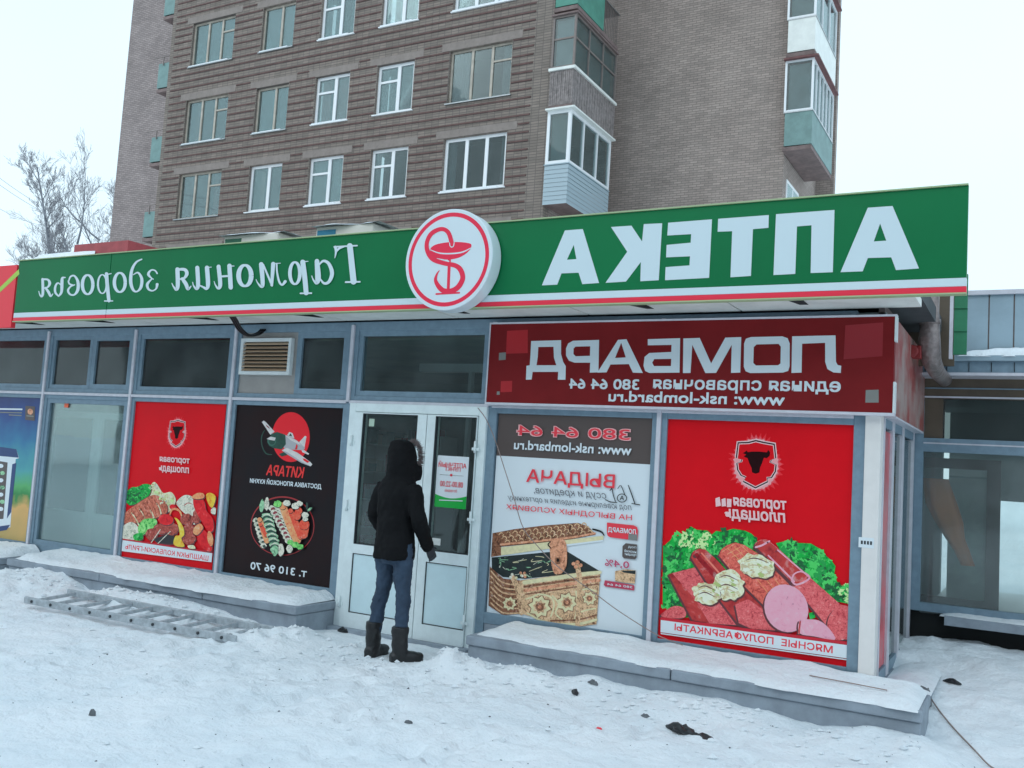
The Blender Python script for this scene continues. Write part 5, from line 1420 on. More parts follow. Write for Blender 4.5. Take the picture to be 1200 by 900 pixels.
balcony(CX0, CX1, 20.3, 23.4, 11.35, 'paleteal', apt); balcony(CX0, CX1, 20.3, 23.5, 14.2, 'white', apt); balcony(CX0, CX1, 20.3, 23.5, 17.05, 'white', apt)
for k in range(5):                                # open balconies on the left corner
    z = 10.0 + k * 2.865 - 0.9
    s_ = MB(); s_.box(AX0 - 0.62, AX0 - 0.01, 16.45, 18.9, z - .12, z, M_bslab); bal = s_.build('balcony', apt, (AX0 - .3, 16.45, z))
    q = MB(); q.box(AX0 - 0.62, AX0 - 0.05, 16.45, 16.48, z + .05, z + 1.0, M_bteal); q.box(AX0 - 0.62, AX0 - 0.59, 16.48, 18.9, z + .05, z + 1.0, M_bteal); q.build('parapet', bal)
    q = MB(); q.box(AX0 - 0.9, AX0 - 0.02, 16.40, 16.43, z + 1.22, z + 1.25, M_grey); q.box(AX0 - 0.35, AX0 - 0.32, 16.40, 16.43, z + 0.9, z + 1.22, M_grey); q.build('railing', bal)
# window under the right-hand balcony, on the side wall
b = MB(); b.box(G1X - .01, G1X + .03, 21.0, 22.6, 9.0, 10.6, M_awall); o = b.build('window', apt, (G1X, 21.8, 9.0)); b = MB(); b.box(G1X + .031, G1X + .036, 21.08, 21.75, 9.08, 10.5, M_gapt); b.box(G1X + .031, G1X + .036, 21.85, 22.52, 9.08, 10.5, M_gapt); b.build('pane', o)

# ------------------------------------------------------------------ glazed annex on the right
ann = thing('glazed_annex', (0.6, 2.05, 0), 'grey glazed annex with ribbed metal parapet to the right of the shop', 'building')
NYA = 2.05
M_clad = mat('metal_cladding', ph(108, 150, 172), 0.5, 0.0, noise=(3, 0.12)); M_olive = mat('olive_board', ph(70, 74, 66), 0.6, noise=(2.5, 0.3))
b = MB()
for i in range(16):
    x0 = -0.98 + i * 0.198; b.box(x0 + .006, x0 + .192, NYA + .25, NYA + .30, 2.66, 3.36, M_clad)
b.box(-1.0, 2.2, NYA + .262, NYA + .40, 2.60, 3.35, M_grey); b.box(-1.0, 2.2, NYA + .22, NYA + .42, 3.36, 3.40, M_alul)
b.build('parapet', ann)
b = MB(); b.box(-0.93, 2.2, NYA - .30, NYA + .24, 2.70, 2.745, M_clad); b.box(-0.93, 2.2, NYA - .26, NYA + .24, 2.60, 2.699, M_alu)
for i in range(18): b.box(-0.85 + i * .17, -0.845 + i * .17, NYA - .268, NYA - .255, 2.61, 2.69, M_dark)
b.box(-0.93, 2.2, NYA - .29, NYA + .2, 2.575, 2.60, M_alul); b.build('ledge', ann)
b = MB(); b.box(-0.92, 2.2, NYA - .02, NYA + .1, 2.40, 2.575, M_olive); b.box(-0.92, 2.2, NYA - .03, NYA - .021, 2.405, 2.42, M_alul); b.box(-0.92, 2.2, NYA - .03, NYA - .021, 2.485, 2.495, M_alu); b.box(-0.92, -0.72, NYA, NYA + .06, 2.05, 2.40, M_olive); b.build('header', ann)
b = MB()
for x in (-0.95, 0.75, 2.1): b.box(x, x + .08, NYA - .02, NYA + .058, 0.55, 2.40, M_alu)
for x0, x1 in ((-0.87, 0.75), (0.83, 2.1)):
    b.box(x0, x1, NYA - .02, NYA + .08, 1.93, 2.05, M_alu); b.box(x0, x1, NYA - .025, NYA - .021, 2.0, 2.012, M_alul); b.box(x0, x1, NYA - .02, NYA + .055, 0.55, 0.62, M_alu)
b.build('facade_frame', ann)
M_gann = glass_mat('annex_glass', (0.86, 0.92, 0.9, 1), 0.12, 0.03, 0.1, 0.13)
b = MB(); b.box(-0.72, 0.75, NYA + .03, NYA + .038, 2.05, 2.40, M_gdark); b.box(-0.87, 0.75, NYA + .03, NYA + .038, 0.53, 1.93, M_gann); b.box(0.83, 2.1, NYA + .03, NYA + .038, 0.53, 2.4, M_gann); b.build('pane', ann)
b = MB(); b.box(-0.66, 2.2, NYA - .16, NYA + .1, 0.47, 0.545, M_conc); b.build('sill', ann)
b = MB(); b.box(-0.95, 2.2, NYA + .06, NYA + .14, -0.1, 0.55, M_dark); b.build('plinth', ann)
b = MB(); b.box(-0.95, 2.2, NYA + .14, 6.0, 0.36, 0.42, mat('annex_tiles', (.7, .74, .74, 1), .4)); b.build('floor', ann)
wx, wz = on_y(1169, 600, 6.0).x, on_y(1188, 588, 6.0).z
b = MB(); b.box(-0.95, wx, 6.0, 6.1, 0.42, 2.6, M_int); b.box(wx, 2.2, 6.0, 6.1, wz, 2.6, M_int); b.box(2.2, 2.3, NYA, 6.1, 0, 2.6, M_int); b.box(-1.0, 2.2, NYA + .1, 6.0, 2.575, 2.60, M_int); b.build('interior_wall', ann)
M_brnf = mat('brown_door_frame', ph(54, 50, 48), 0.5)
t = thing('inner_door', (-0.3, 3.3, 0.42), 'dark brown framed inner glass door behind the annex glazing', 'door')
b = MB()
XA, XB = on_y(1072, 600, 3.3).x, on_y(1164, 600, 3.3).x; ZA = on_y(1130, 538, 3.3).z
b.box(XA - .02, XA + .03, 3.3, 3.36, .42, ZA, M_brnf); b.box(XB - .06, XB + .06, 3.3, 3.36, .42, ZA, M_brnf); b.box(XA + .03, XB - .06, 3.3, 3.36, ZA - .1, ZA, M_brnf); b.box(XA + .03, XB - .06, 3.3, 3.36, .42, .56, M_brnf); b.build('door_frame', t)
b = MB(); za, zb = on_y(1130, 558, 3.3).z, on_y(1130, 546, 3.3).z; b.box(on_y(1112, 552, 3.3).x, XB - .06, 3.33, 3.345, za, zb, mat('frosted_light', (.85, .85, .85, 1), 0.5)); b.build('transom_light', t)
b = MB(); b.box(on_y(1112, 552, 3.3).x, XB - .06, 3.335, 3.34, .56, za - .02, mat('frosted_glass', (.6, .66, .64, 1), 0.4, noise=(1.5, 0.35))); b.build('frosted_pane', t)
# orange drape
M_orange = mat('orange_fabric', (0.85, 0.25, 0.08, 1), 0.7, noise=(3, 0.2))
dr = [(1082, 560, 1112), (1086, 590, 1122), (1096, 610, 1128), (1108, 630, 1130), (1118, 645, 1136), (1126, 662, 1142)]
b = MB(); rings = []
for xl, y, xr in dr:
    a, d = on_y(xl, y, 2.32), on_y(xr, y, 2.32); r_ = []
    for k in range(24):
        an = 2 * math.pi * k / 24; fold = 1 + 0.12 * math.sin(5 * an + y * .02)
        r_.append(((a.x + d.x) / 2 + (d.x - a.x) / 2 * math.cos(an) * fold, 2.32 + 0.05 * math.sin(an) * fold, a.z))
    rings.append(r_)
b.loft(rings, M_orange); b.build('drape', None, (rings[-1][0][0], 2.32, rings[-1][0][2]), tags=('orange drape gathered to a point behind the annex glass', 'drape'))
snow_cap('snow', -0.60, 2.1, NYA - .28, NYA + .22, 2.742, 0.12, 77, 'snow lying on the metal ledge of the annex', 0.0)
snow_cap('snow', -0.70, 2.1, NYA - .15, NYA - .02, 0.543, 0.03, 79, 'dusting of snow on the annex window sill', 0.0)
# insulated pipe and its shroud beside the sign corner
M_foil = mat('insulation_foil', ph(112, 124, 130), 0.4, 0.35, noise=(14, 0.4), bump=(30, 0.6, 0.02))
b = MB(); b.tube([(-0.74, 1.0, 3.25), (-0.74, 1.0, 2.98), (-0.745, 1.0, 2.86), (-0.75, 1.02, 2.74), (-0.74, 1.12, 2.62), (-0.72, 1.35, 2.56), (-0.7, 1.9, 2.55)], [.058, .06, .072, .084, .074, .062, .058], M_foil, 18)
b.tube([(-0.745, 1.0, 2.895), (-0.745, 1.0, 2.93)], 0.078, M_foil, 18)
b.build('insulated_pipe', None, (-0.74, 1.0, 2.6), tags=('grey foil-wrapped pipe under the right end of the green sign board', 'pipe'))
M_grp = mat('green_profiled_sheet', ph(30, 110, 84), 0.45, noise=(3, 0.2))
t = thing('canopy_end', (-0.55, 1.0, 2.6), 'green ribbed sheet and pale post under the right end of the sign board', 'panel')
b = MB()
for i in range(7): b.box(-0.575, -0.482, 1.0 + (.012 if i % 2 else 0), 1.04, 2.655 + i * .09, 2.655 + (i + 1) * .09 - .001, M_grp)
b.build('sheet', t); b = MB(); b.box(-0.605, -0.580, 0.99, 1.03, 2.62, 3.25, M_alul); b.build('post', t)
b = MB(); b.box(-0.93, -0.80, 0.95, 1.05, 2.62, 2.72, mat('red_valve_paint', (0.25, 0.02, 0.02, 1), 0.5)); b.tube([(-0.865, 0.93, 2.67), (-0.865, 0.90, 2.67)], 0.05, MATS['red_valve_paint'], 16); b.build('valve', None, (-0.865, 1.0, 2.62), bevel=0.008, tags=('small red valve box in the shade beside the foil-wrapped pipe', 'valve'))
b = MB(); b.box(-1.0, -0.6, 1.45, 1.5, 2.62, 3.3, M_olive); b.build('rear_board', ann)

# ------------------------------------------------------------------ roof units, neighbour's sign, far things
M_acw = mat('air_unit_casing', ph(176, 200, 204), 0.45); M_acb = mat('blue_sticker_print', ph(30, 120, 160), 0.4)
def air_unit(pl, pr, y, label, st):
    a, d = on_y(pl[0], pl[1], y), on_y(pr[0], pr[1], y); x0, x1 = a.x, d.x; zt = (a.z + d.z) / 2 - 0.02; zb = 3.02
    t = thing('air_conditioner', ((x0 + x1) / 2, y, zb), label, 'air conditioner', 'air conditioners on the shop roof')
    q = MB(); q.box(x0, x1, y, y + .32, zb + .06, zt, M_acw); q.build('casing', t, bevel=0.015)
    q = MB(); q.disc(((x0 + x1) / 2 + .08, y - .001, zt - .30), (0, -1, 0), 0.2, 0.012, M_grey, 32); q.build('fan_grille', t)
    q = MB(); q.box(x0 + .02, x0 + .24, y - .004, y - .001, zt - .16, zt - .035, st); q.build('sticker', t)
    q = MB()
    for xx in (x0 + .1, x1 - .1): q.box(xx - .03, xx + .03, y + .02, y + .3, zb, zb + .058, M_grey)
    q.build('foot', t)
    return x0, x1, zt
x0, x1, zt = air_unit((263, 275.5), (327, 268), -0.30, 'white roof air conditioner, the left one with the dark green sticker', mat('dark_green_sticker', ph(20, 90, 70), .4))
snow_cap('snow', x0 - .04, x1 + .10, -0.33, 0.04, zt, 0.035, 91, 'snow on top of the left roof air conditioner', 0)
x0, x1, zt = air_unit((371, 263), (438, 259), -0.30, 'white roof air conditioner, the right one with the blue sticker', M_acb)
snow_cap('snow', x0 - .02, x1 + .10, -0.33, 0.04, zt, 0.035, 95, 'snow on top of the right roof air conditioner', 0)
t = thing('neighbour_sign', (-11.0, FY, 2.76), 'red sign board with a lime green slanting stripe at the far left', 'sign')
M_nred = mat('red_neighbour_film', ph(178, 44, 60), 0.4); M_lime = mat('lime_stripe', ph(120, 176, 70), 0.4)
b = MB(); b.box(-13.0, -9.79, FY, FY + .05, 2.735, 3.43, M_nred); b.build('board', t)
q = Print(FY - 0.001, (0, 250), 3); q.poly([(-60, 318), (66, 196), (68, 214), (-20, 296), (-60, 330)], M_lime); q.build('stripe', t)
# house with the red roof beyond the shop roof
t = thing('red_roofed_house', (-20.5, 9.5, 0), 'house with a snowy roof and dark red roof edge just above the sign board', 'house')
M_rroof = mat('red_roof_sheet', ph(120, 62, 70), 0.6, noise=(4, 0.2)); M_pw2 = mat('pale_house_wall', ph(140, 146, 150), 0.8, noise=(2, 0.15))
a, d = on_y(89, 290, 9.5), on_y(140, 288, 9.5)
b = MB(); b.box(a.x - .4, d.x + .2, 9.6, 13, 0, a.z - .2, M_pw2); b.build('wall', t)
b = MB(); b.box(a.x, d.x + .4, 9.45, 13.2, a.z - .3, a.z + .06, M_rroof); b.build('roof', t)
b = MB(); x0, x1 = on_y(40, 300, 9.3).x, on_y(104, 296, 9.3).x; z1 = on_y(80, 294, 9.3).z
b.add([(x0, 9.2, z1 - .2), (x1 + .35, 9.2, z1 - .3), (x1, 9.5, z1 + .04), (x0, 9.5, z1 + .02), (x0, 9.2, z1 - .6), (x1 + .35, 9.2, z1 - .6), (x1, 9.5, z1 - .6), (x0, 9.5, z1 - .6)], [(0, 1, 2, 3), (4, 7, 6, 5), (0, 4, 5, 1), (1, 5, 6, 2), (2, 6, 7, 3), (3, 7, 4, 0)], M_snow); b.build('snow_eave', t)

# bare frosted trees
M_bark = mat('frosted_bark', (0.30, 0.31, 0.34, 1), 0.9, noise=(5, 0.3)); M_twig = mat('frosted_twig', (0.36, 0.35, 0.37, 1), 0.9)
def tree(name, base, top, seed, label, leaders, thick=0.16, spread=0.42):
    rr = random.Random(seed); base = Vector(base); top = Vector(top); H = (top - base).length
    t = thing(name, base, label, 'tree', 'bare trees left of the apartment block')
    tr, cr = MB(), MB()
    def branch(p0, d0, L, r0, depth):
        n_ = 5 if depth < 2 else (4 if depth == 2 else 3); pts = [p0]; d_ = d0.normalized()
        for i in range(n_):
            d_ = (d_ + Vector((rr.gauss(0, .09), rr.gauss(0, .09), rr.gauss(0.03, .06)))).normalized()
            pts.append(pts[-1] + d_ * (L / n_))
        rad = [max(0.007, r0 * (1 - 0.8 * i / n_)) for i in range(n_ + 1)]
        (tr if depth == 0 else cr).tube(pts, rad, M_bark if depth < 2 else M_twig, 6 if depth == 0 else (4 if depth == 1 else 3))
        if depth >= 4: return
        k_ = (24, 9, 6, 4)[depth]
        for i in range(k_):
            u = rr.uniform(0.25, 1.0) if depth else rr.uniform(0.28, 0.97)
            j = min(int(u * n_), n_ - 1); q = pts[j].lerp(pts[j + 1], u * n_ - j)
            an = rr.uniform(0, 2 * math.pi); tilt = rr.uniform(.45, .85)
            e = d_.orthogonal().normalized(); g = d_.cross(e)
            nd = d_ * math.cos(tilt) + (e * math.cos(an) + g * math.sin(an)) * math.sin(tilt); nd.z += 0.25
            branch(q, nd, L * (spread * .50 if depth == 0 else 0.5) * rr.uniform(.65, 1.1) * (1.15 - 0.6 * u if depth == 0 else 1), rad[j] * 0.5, depth + 1)
    branch(base, top - base, H, thick, 0)
    for (u, dx, dz) in leaders:
        branch(base.lerp(top, u), Vector((dx, rr.uniform(-.2, .2), dz)), H * 0.22, thick * .36, 1)
    tr.build('trunk', t); cr.build('crown', t)
TY = 26.0
a = on_y(112, 300, TY); d = on_y(92, 180, TY); tree('bare_tree', (a.x, TY, 0), (d.x, TY, d.z), 17, 'frosted bare tree with a leaning trunk, left of the two tall ones', [(.62, -.7, .8), (.58, -.9, .45), (.7, .5, .8), (.55, .6, .7)], 0.17, 0.36)
a = on_y(130, 292, TY + 1); d = on_y(127, 150, TY + 1); tree('bare_tree', (a.x - .6, TY + 1, 0), (d.x, TY + 1, d.z), 9, 'frosted upright bare tree against the edge of the apartment block', [(.6, -.6, .8), (.66, -.8, .5), (.55, -.8, .6)], 0.17, 0.33)
a = on_y(60, 300, TY - 2); d = on_y(58, 275, TY - 2); tree('bare_tree', (a.x, TY - 2, 0), (d.x, TY - 2, d.z), 12, 'low frosted scrubby tree showing just above the left end of the sign', [(.75, -.8, .5), (.8, .5, .8), (.7, .9, .5)], 0.12, 0.34)
for i, (p0, p1) in enumerate((((0, 208), (48, 242)), ((0, 216), (46, 247)), ((0, 244), (36, 262)))):
    A = on_y(p0[0], p0[1], 20); Bq = on_y(p1[0], p1[1], 27); dv = Bq - A; A2 = A - dv * 1.5; B2 = Bq + dv * 1.0
    b = MB(); pts = [A2.lerp(B2, k / 16) - Vector((0, 0, 0.6 * 4 * (k / 16) * (1 - k / 16) - 0.55)) for k in range(17)]
    b.tube(pts, 0.012, mat('weathered_wire', (0.4, 0.42, 0.46, 1), 0.6), 5)
    b.build('overhead_wire', None, pts[0], tags=(('overhead wire at the left, the highest of three', 'overhead wire at the left, the middle of three', 'overhead wire at the left, the lowest of three')[i], 'wire', 'overhead wires left of the trees'))

# ------------------------------------------------------------------ ladder in the snow
M_lad = mat('weathered_aluminium', (0.50, 0.54, 0.57, 1), 0.55, 0.2, noise=(18, 0.3), bump=(40, 0.2, 0.003))
lad = thing('ladder', (-6.9, -1.1, 0.06), 'aluminium ladder lying half sunk in the snow by the left ledge', 'ladder')
zl = 0.074
R1 = (Vector((-8.12, -1.40, zl)), Vector((-5.56, -1.30, zl - .01))); R2 = (Vector((-8.12, -0.96, zl + .03)), Vector((-5.58, -0.86, zl + .01)))
for a, d in (R1, R2):
    b = MB(); b.bar(a, d, 0.026, 0.062, M_lad); b.build('rail', lad, (a + d) / 2, bevel=0.006)
for i in range(10):
    t_ = (i + 0.45) / 10; a, d = R1[0].lerp(R1[1], t_), R2[0].lerp(R2[1], t_)
    e = (d - a).normalized()
    b = MB(); b.bar(a + e * .014, d - e * .014, 0.032, 0.026, M_lad); b.tube([a - e * .022, a - e * .012], 0.013, M_gasket, 10); b.build('rung', lad, (a + d) / 2)

# ------------------------------------------------------------------ cables and litter
b = MB()
for k, off in enumerate((0, .02, .04)):
    pts = [on_y(*q, yv) + Vector((off, off * .4, 0)) for *q, yv in ((268, 368, -.70), (273, 376, -.55), (279, 386, -.4), (289, 393, -.25), (300, 391, -.1), (306, 386, -.02))]
    b.tube([Vector(v) for v in smooth_line([tuple(p) for p in pts])], 0.011, M_black, 6)
b.build('cable_bundle', None, on_y(289, 391, -.3), tags=('bundle of black cables hanging under the sign board above the grille', 'cable'))
M_wire = mat('thin_grey_wire', ph(104, 110, 112), 0.5)
pts = [on_y(x, y, yy) for x, y, yy in ((560, 478, -.06), (570, 492, -.07), (581, 518, -.08), (592, 552, -.09), (603, 586, -.09), (613, 618, -.09), (630, 640, -.09), (655, 665, -.09), (690, 690, -.10), (725, 716, -.10), (770, 744, -.12), (800, 756, -.14))]
b = MB(); b.tube([Vector(v) for v in smooth_line([tuple(p) for p in pts])], 0.0038, M_wire, 6); b.build('wire', None, pts[0], tags=('thin wire hanging slack across the treasure chest poster', 'wire'))
pts = []
for x, y in ((1086, 834), (1100, 846), (1118, 860), (1140, 876), (1162, 890), (1185, 903), (1215, 925)):
    q = on_z(x, y, 0.03); pts.append((q.x, q.y, gz(q.x, q.y) + .008))
b = MB(); b.tube([Vector(v) for v in smooth_line(pts)], 0.005, M_wire, 6); b.build('wire', None, pts[0], tags=('thin wire trailing over the snow from the right corner of the ledge', 'wire'))
pts = []
for x, y in ((948, 792), (970, 790), (1000, 791), (1020, 796), (1042, 805)):
    q = on_y(x, y, -.3); pts.append((q.x, q.y, q.z))
pts = [(x, -.28 - i * .03, .300 + .002 * i) for i, (x, _, _) in enumerate(pts)]
b = MB(); b.tube([Vector(v) for v in smooth_line(pts)], 0.004, M_wire, 6); b.build('wire', None, pts[0], tags=('short bit of wire on the snowy ledge below the sausage poster', 'wire'))
def crumple(c, dims, rz, mt_, name, label, seed, cat='litter'):
    rr = random.Random(seed); q = MB(); n_ = 10; rings = []
    for i in range(7):
        t_ = i / 6; w = math.sin(math.pi * (0.08 + 0.84 * t_)) ** 0.7; r_ = []
        for k in range(n_):
            an = 2 * math.pi * k / n_; j = rr.uniform(.65, 1.3)
            x, y, z = (t_ - .5) * dims[0], math.cos(an) * dims[1] / 2 * w * j, (math.sin(an) * .5 + .45) * dims[2] * w * j
            r_.append((c[0] + x * math.cos(rz) - y * math.sin(rz), c[1] + x * math.sin(rz) + y * math.cos(rz), c[2] + z))
        rings.append(r_)
    q.loft(rings, mt_, False)
    return q, name, label, cat
def litter(px, py, dims, rz, mt_, label, seed, cat='litter', name='litter'):
    g_ = on_z(px, py, 0.02); c = (g_.x, g_.y, gz(g_.x, g_.y) - .004)
    q, *_ = crumple(c, dims, rz, mt_, name, label, seed); q.build(name, None, c, tags=(label, cat))
    return c
M_bag = mat('black_crumpled_plastic', (0.02, 0.022, 0.025, 1), 0.4, noise=(20, 0.3)); M_gryl = mat('dirty_grey_scrap', (0.16, 0.17, 0.18, 1), 0.8, noise=(20, 0.3))
g_ = on_z(805, 858, .02); zz = gz(g_.x, g_.y)
q1, *_ = crumple((g_.x - .05, g_.y + .03, zz - .004), (.24, .09, .055), -.45, M_bag, '', '', 3)
q2, *_ = crumple((g_.x + .10, g_.y - .03, zz - .003), (.18, .07, .035), -.1, M_bag, '', '', 8)
q1.add(q2.v, q2.f, M_bag); q1.build('plastic_scrap', None, (g_.x, g_.y, zz), tags=('largest crumpled black plastic scrap on the snow in front of the meat poster', 'litter'))
litter(674, 815, (0.068, 0.048, 0.034), -.8, M_bag, 'small black scrap by the snowy foot of the right ledge, the left of a close pair', 4)
litter(694, 812, (0.082, 0.041, 0.034), -.2, M_gryl, 'small dark grey scrap by the foot of the right ledge, the right of a close pair', 5)
litter(1115, 829, (.13, .06, .03), -.35, M_bag, 'flat black scrap on the snow right of the ledge end', 6)
litter(756, 841, (0.068, 0.041, 0.027), .3, M_gryl, 'crumpled grey scrap between the ledge and the black plastic', 7)
litter(108, 837, (0.041, 0.034, 0.034), .2, M_gryl, 'small grey clod on the open snow at lower left', 8)
litter(346, 741, (0.061, 0.041, 0.034), .6, M_bag, 'black scrap beside the end of the ladder by the door', 9)
litter(479, 843, (.05, .04, .02), .6, M_gryl, 'little grey crumb on the snow in front of the door', 10)
litter(702, 850, (.04, .03, .015), .2, M_txt, 'tiny red scrap on the snow', 12)
litter(1083, 843, (.13, .10, .15), 1.2, M_gryl, 'broken dark corner piece at the end of the right ledge', 13)
litter(402, 738, (.10, .06, .05), .3, M_bag, 'black scrap at the foot of the left door leaf', 14)

# ------------------------------------------------------------------ the person at the door
def remesh(mb, name, mats_, voxel, smooth, disp=None, parent=None, origin=(0, 0, 0), factor=0.5):
    """fuses closed shells into one continuous skin"""
    o = mb.build(name, parent, origin)
    rm = o.modifiers.new('fuse', 'REMESH'); rm.mode = 'VOXEL'; rm.voxel_size = voxel; rm.use_smooth_shade = True
    sm = o.modifiers.new('smooth', 'SMOOTH'); sm.iterations = smooth; sm.factor = factor
    if disp:
        for sc, st, sd in disp:
            tx = bpy.data.textures.new(name + '_folds', 'CLOUDS'); tx.noise_scale = sc; tx.noise_depth = 3
            dm = o.modifiers.new('folds', 'DISPLACE'); dm.texture = tx; dm.strength = st; dm.mid_level = 0.5; dm.texture_coords = 'LOCAL'
    dg = bpy.context.evaluated_depsgraph_get(); dg.update()
    me = bpy.data.meshes.new_from_object(o.evaluated_get(dg))
    o.modifiers.clear(); old = o.data; o.data = me; bpy.data.meshes.remove(old)
    me.materials.clear()
    for m_ in mats_: me.materials.append(m_)
    me.polygons.foreach_set('material_index', [0] * len(me.polygons))
    me.polygons.foreach_set('use_smooth', [True] * len(me.polygons))
    me.name = name
    return o
PX0, PY0, PZ0 = -4.50, -0.72, gz(-4.5, -0.72) - 0.012
HEAD = R(-6)                                     # turned a little to the right of the door
def W(x, y, z):
    return Vector((PX0 + x * math.cos(HEAD) - y * math.sin(HEAD), PY0 + x * math.sin(HEAD) + y * math.cos(HEAD), PZ0 + z))
def ring3(cx, cy, z, rx, ry, n=28, pw=2.3, tilt=0):
    out = []
    for k in range(n):
        a = 2 * math.pi * k / n; c, s_ = math.cos(a), math.sin(a)
        x = math.copysign(abs(c) ** (2 / pw), c) * rx; y = math.copysign(abs(s_) ** (2 / pw), s_) * ry
        out.append(W(cx + x, cy + y, z + y * tilt))
    return out
M_skin = mat('skin', (0.45, 0.27, 0.2, 1), 0.5); M_glove = mat('dark_glove', (0.03, 0.032, 0.04, 1), 0.6, noise=(20, 0.2))
M_coat = mat('black_parka_cloth', (0.005, 0.005, 0.006, 1), 0.8, spec=0.2, noise=(6, 0.3), bump=(160, 0.15, 0.002)); M_jean = mat('blue_jeans', (0.034, 0.062, 0.105, 1), 0.8, noise=(7, 0.3, (0.022, 0.04, 0.07, 1)), bump=(220, 0.2, 0.001)); M_boot = mat('black_boot_leather', (0.014, 0.014, 0.015, 1), 0.45, noise=(14, 0.3)); M_fur = mat('pinkish_brown_fur', (0.20, 0.155, 0.15, 1), 0.9, noise=(30, 0.35))
HR = (0.212, 0.17, 0.895)                         # right wrist
LR = (-0.200, 0.17, 0.90)
bd = MB()                                         # the body: one continuous skin under the clothes
bd.loft([ring3(0, 0, z, rx, ry) for z, rx, ry in ((.86, .15, .10), (.95, .155, .10), (1.08, .14, .09), (1.25, .145, .095), (1.38, .145, .09), (1.43, .11, .07), (1.46, .06, .06))], M_skin)
bd.loft([ring3(0, cy, z, rx, ry) for z, rx, ry, cy in ((1.42, .055, .058, 0), (1.50, .055, .058, .012), (1.53, .06, .075, .03), (1.57, .068, .09, .035), (1.62, .074, .098, .03), (1.66, .074, .098, .022), (1.70, .066, .085, .012), (1.735, .035, .045, .01))], M_skin)
bd.tube([W(0, .118, 1.645), W(0, .148, 1.605), W(0, .12, 1.59)], [.010, .017, .014], M_skin); bd.tube([W(-.03, .115, 1.563), W(0, .127, 1.565), W(.03, .115, 1.563)], [.007, .010, .007], M_skin)
for s_ in (-1, 1):
    bd.tube([W(s_ * .055, .112, 1.665), W(s_ * .02, .128, 1.662)], .010, M_skin); bd.ball(W(s_ * .078, .015, 1.615), (.014, .022, .03), M_skin, 10, 8)
    bd.tube([W(s_ * .085, 0, .92), W(s_ * .092, .01, .70), W(s_ * .116, .018, .50), W(s_ * .130, 0, .36), W(s_ * .142, -.01, .09)], [.078, .062, .046, .044, .036], M_skin, 14); bd.tube([W(s_ * .142, -.03, .05), W(s_ * .150, .12, .045)], [.04, .035], M_skin, 12)
for s_, wr, el in ((1, HR, (.243, -.02, 1.14)), (-1, LR, (-.226, -.02, 1.14))):
    sh = (s_ * .148, 0, 1.385); wr_ = Vector(wr); el_ = Vector(el)
    bd.tube([W(*sh), W(*el), W(*wr)], [.05, .04, .027], M_skin, 14)
    fd = (wr_ - el_).normalized(); fd = (fd + Vector((0, .35, -.2))).normalized(); sd = Vector((s_ * .25, .9, .45)); sd = (sd - fd * sd.dot(fd)).normalized(); nm = fd.cross(sd).normalized()
    pc = wr_ + fd * .05
    bd.loft([[W(*(wr_ + fd * t_ + sd * (math.cos(a) * w) + nm * (math.sin(a) * th))) for a in [2 * math.pi * k / 16 for k in range(16)]] for t_, w, th in ((-.01, .026, .022), (.03, .036, .019), (.07, .042, .018), (.095, .040, .016))], M_skin)
    for f_i, (o_, ln, cu_) in enumerate(((.032, .070, .5), (.011, .078, .55), (-.011, .073, .6), (-.031, .058, .7))):
        p0 = wr_ + fd * .085 + sd * o_; p1 = p0 + (fd + nm * -s_ * cu_ * .35).normalized() * ln * .5; p2 = p1 + (fd + nm * -s_ * cu_ * 1.1).normalized() * ln * .32; p3 = p2 + (fd * .6 + nm * -s_ * cu_ * 1.6).normalized() * ln * .25
        bd.tube([W(*p0), W(*p1), W(*p2), W(*p3)], [.0095, .009, .0082, .0065], M_skin, 10)
    p0 = wr_ + fd * .035 + sd * .034; p1 = p0 + (fd * .55 + sd * .7 + nm * -s_ * .3).normalized() * .035; p2 = p1 + (fd * .9 + sd * .35 + nm * -s_ * .4).normalized() * .03
    bd.tube([W(*p0), W(*p1), W(*p2)], [.012, .0105, .008], M_skin, 10)
person = remesh(bd, 'person', [M_skin, M_glove], 0.0065, 4, None, None, (PX0, PY0, PZ0))
tag(person, 'person in a black hooded parka, blue jeans and black boots standing at the door', 'person')
hz = []                                           # gloves: everything beyond the cuffs
for p__ in person.data.polygons:
    c = p__.center; lx = c.x * math.cos(-HEAD) - c.y * math.sin(-HEAD); hz.append(1 if (abs(lx) > .16 and c.z < .93) else 0)
person.data.polygons.foreach_set('material_index', hz)
b = MB()
for s_ in (-1, 1): b.ball(W(s_ * .032, .112, 1.638), (.012, .012, .012), M_white, 12, 8); 
b.build('eye', person)
# jeans
jb = MB()
jb.loft([ring3(0, 0, z, rx, ry) for z, rx, ry in ((.76, .10, .085), (.82, .152, .115), (.90, .158, .12), (1.0, .155, .115))], M_jean)
for s_ in (-1, 1):
    jb.tube([W(s_ * .088, 0, .93), W(s_ * .094, .004, .80), W(s_ * .096, .015, .64), W(s_ * .118, .018, .50), W(s_ * .131, .0, .36), W(s_ * .140, -.008, .22), W(s_ * .142, -.01, .13)], [.086, .084, .070, .060, .057, .054, .052], M_jean, 20)
remesh(jb, 'jeans', [M_jean], 0.011, 6, [(0.09, 0.034, 1), (0.025, 0.014, 2)], person)
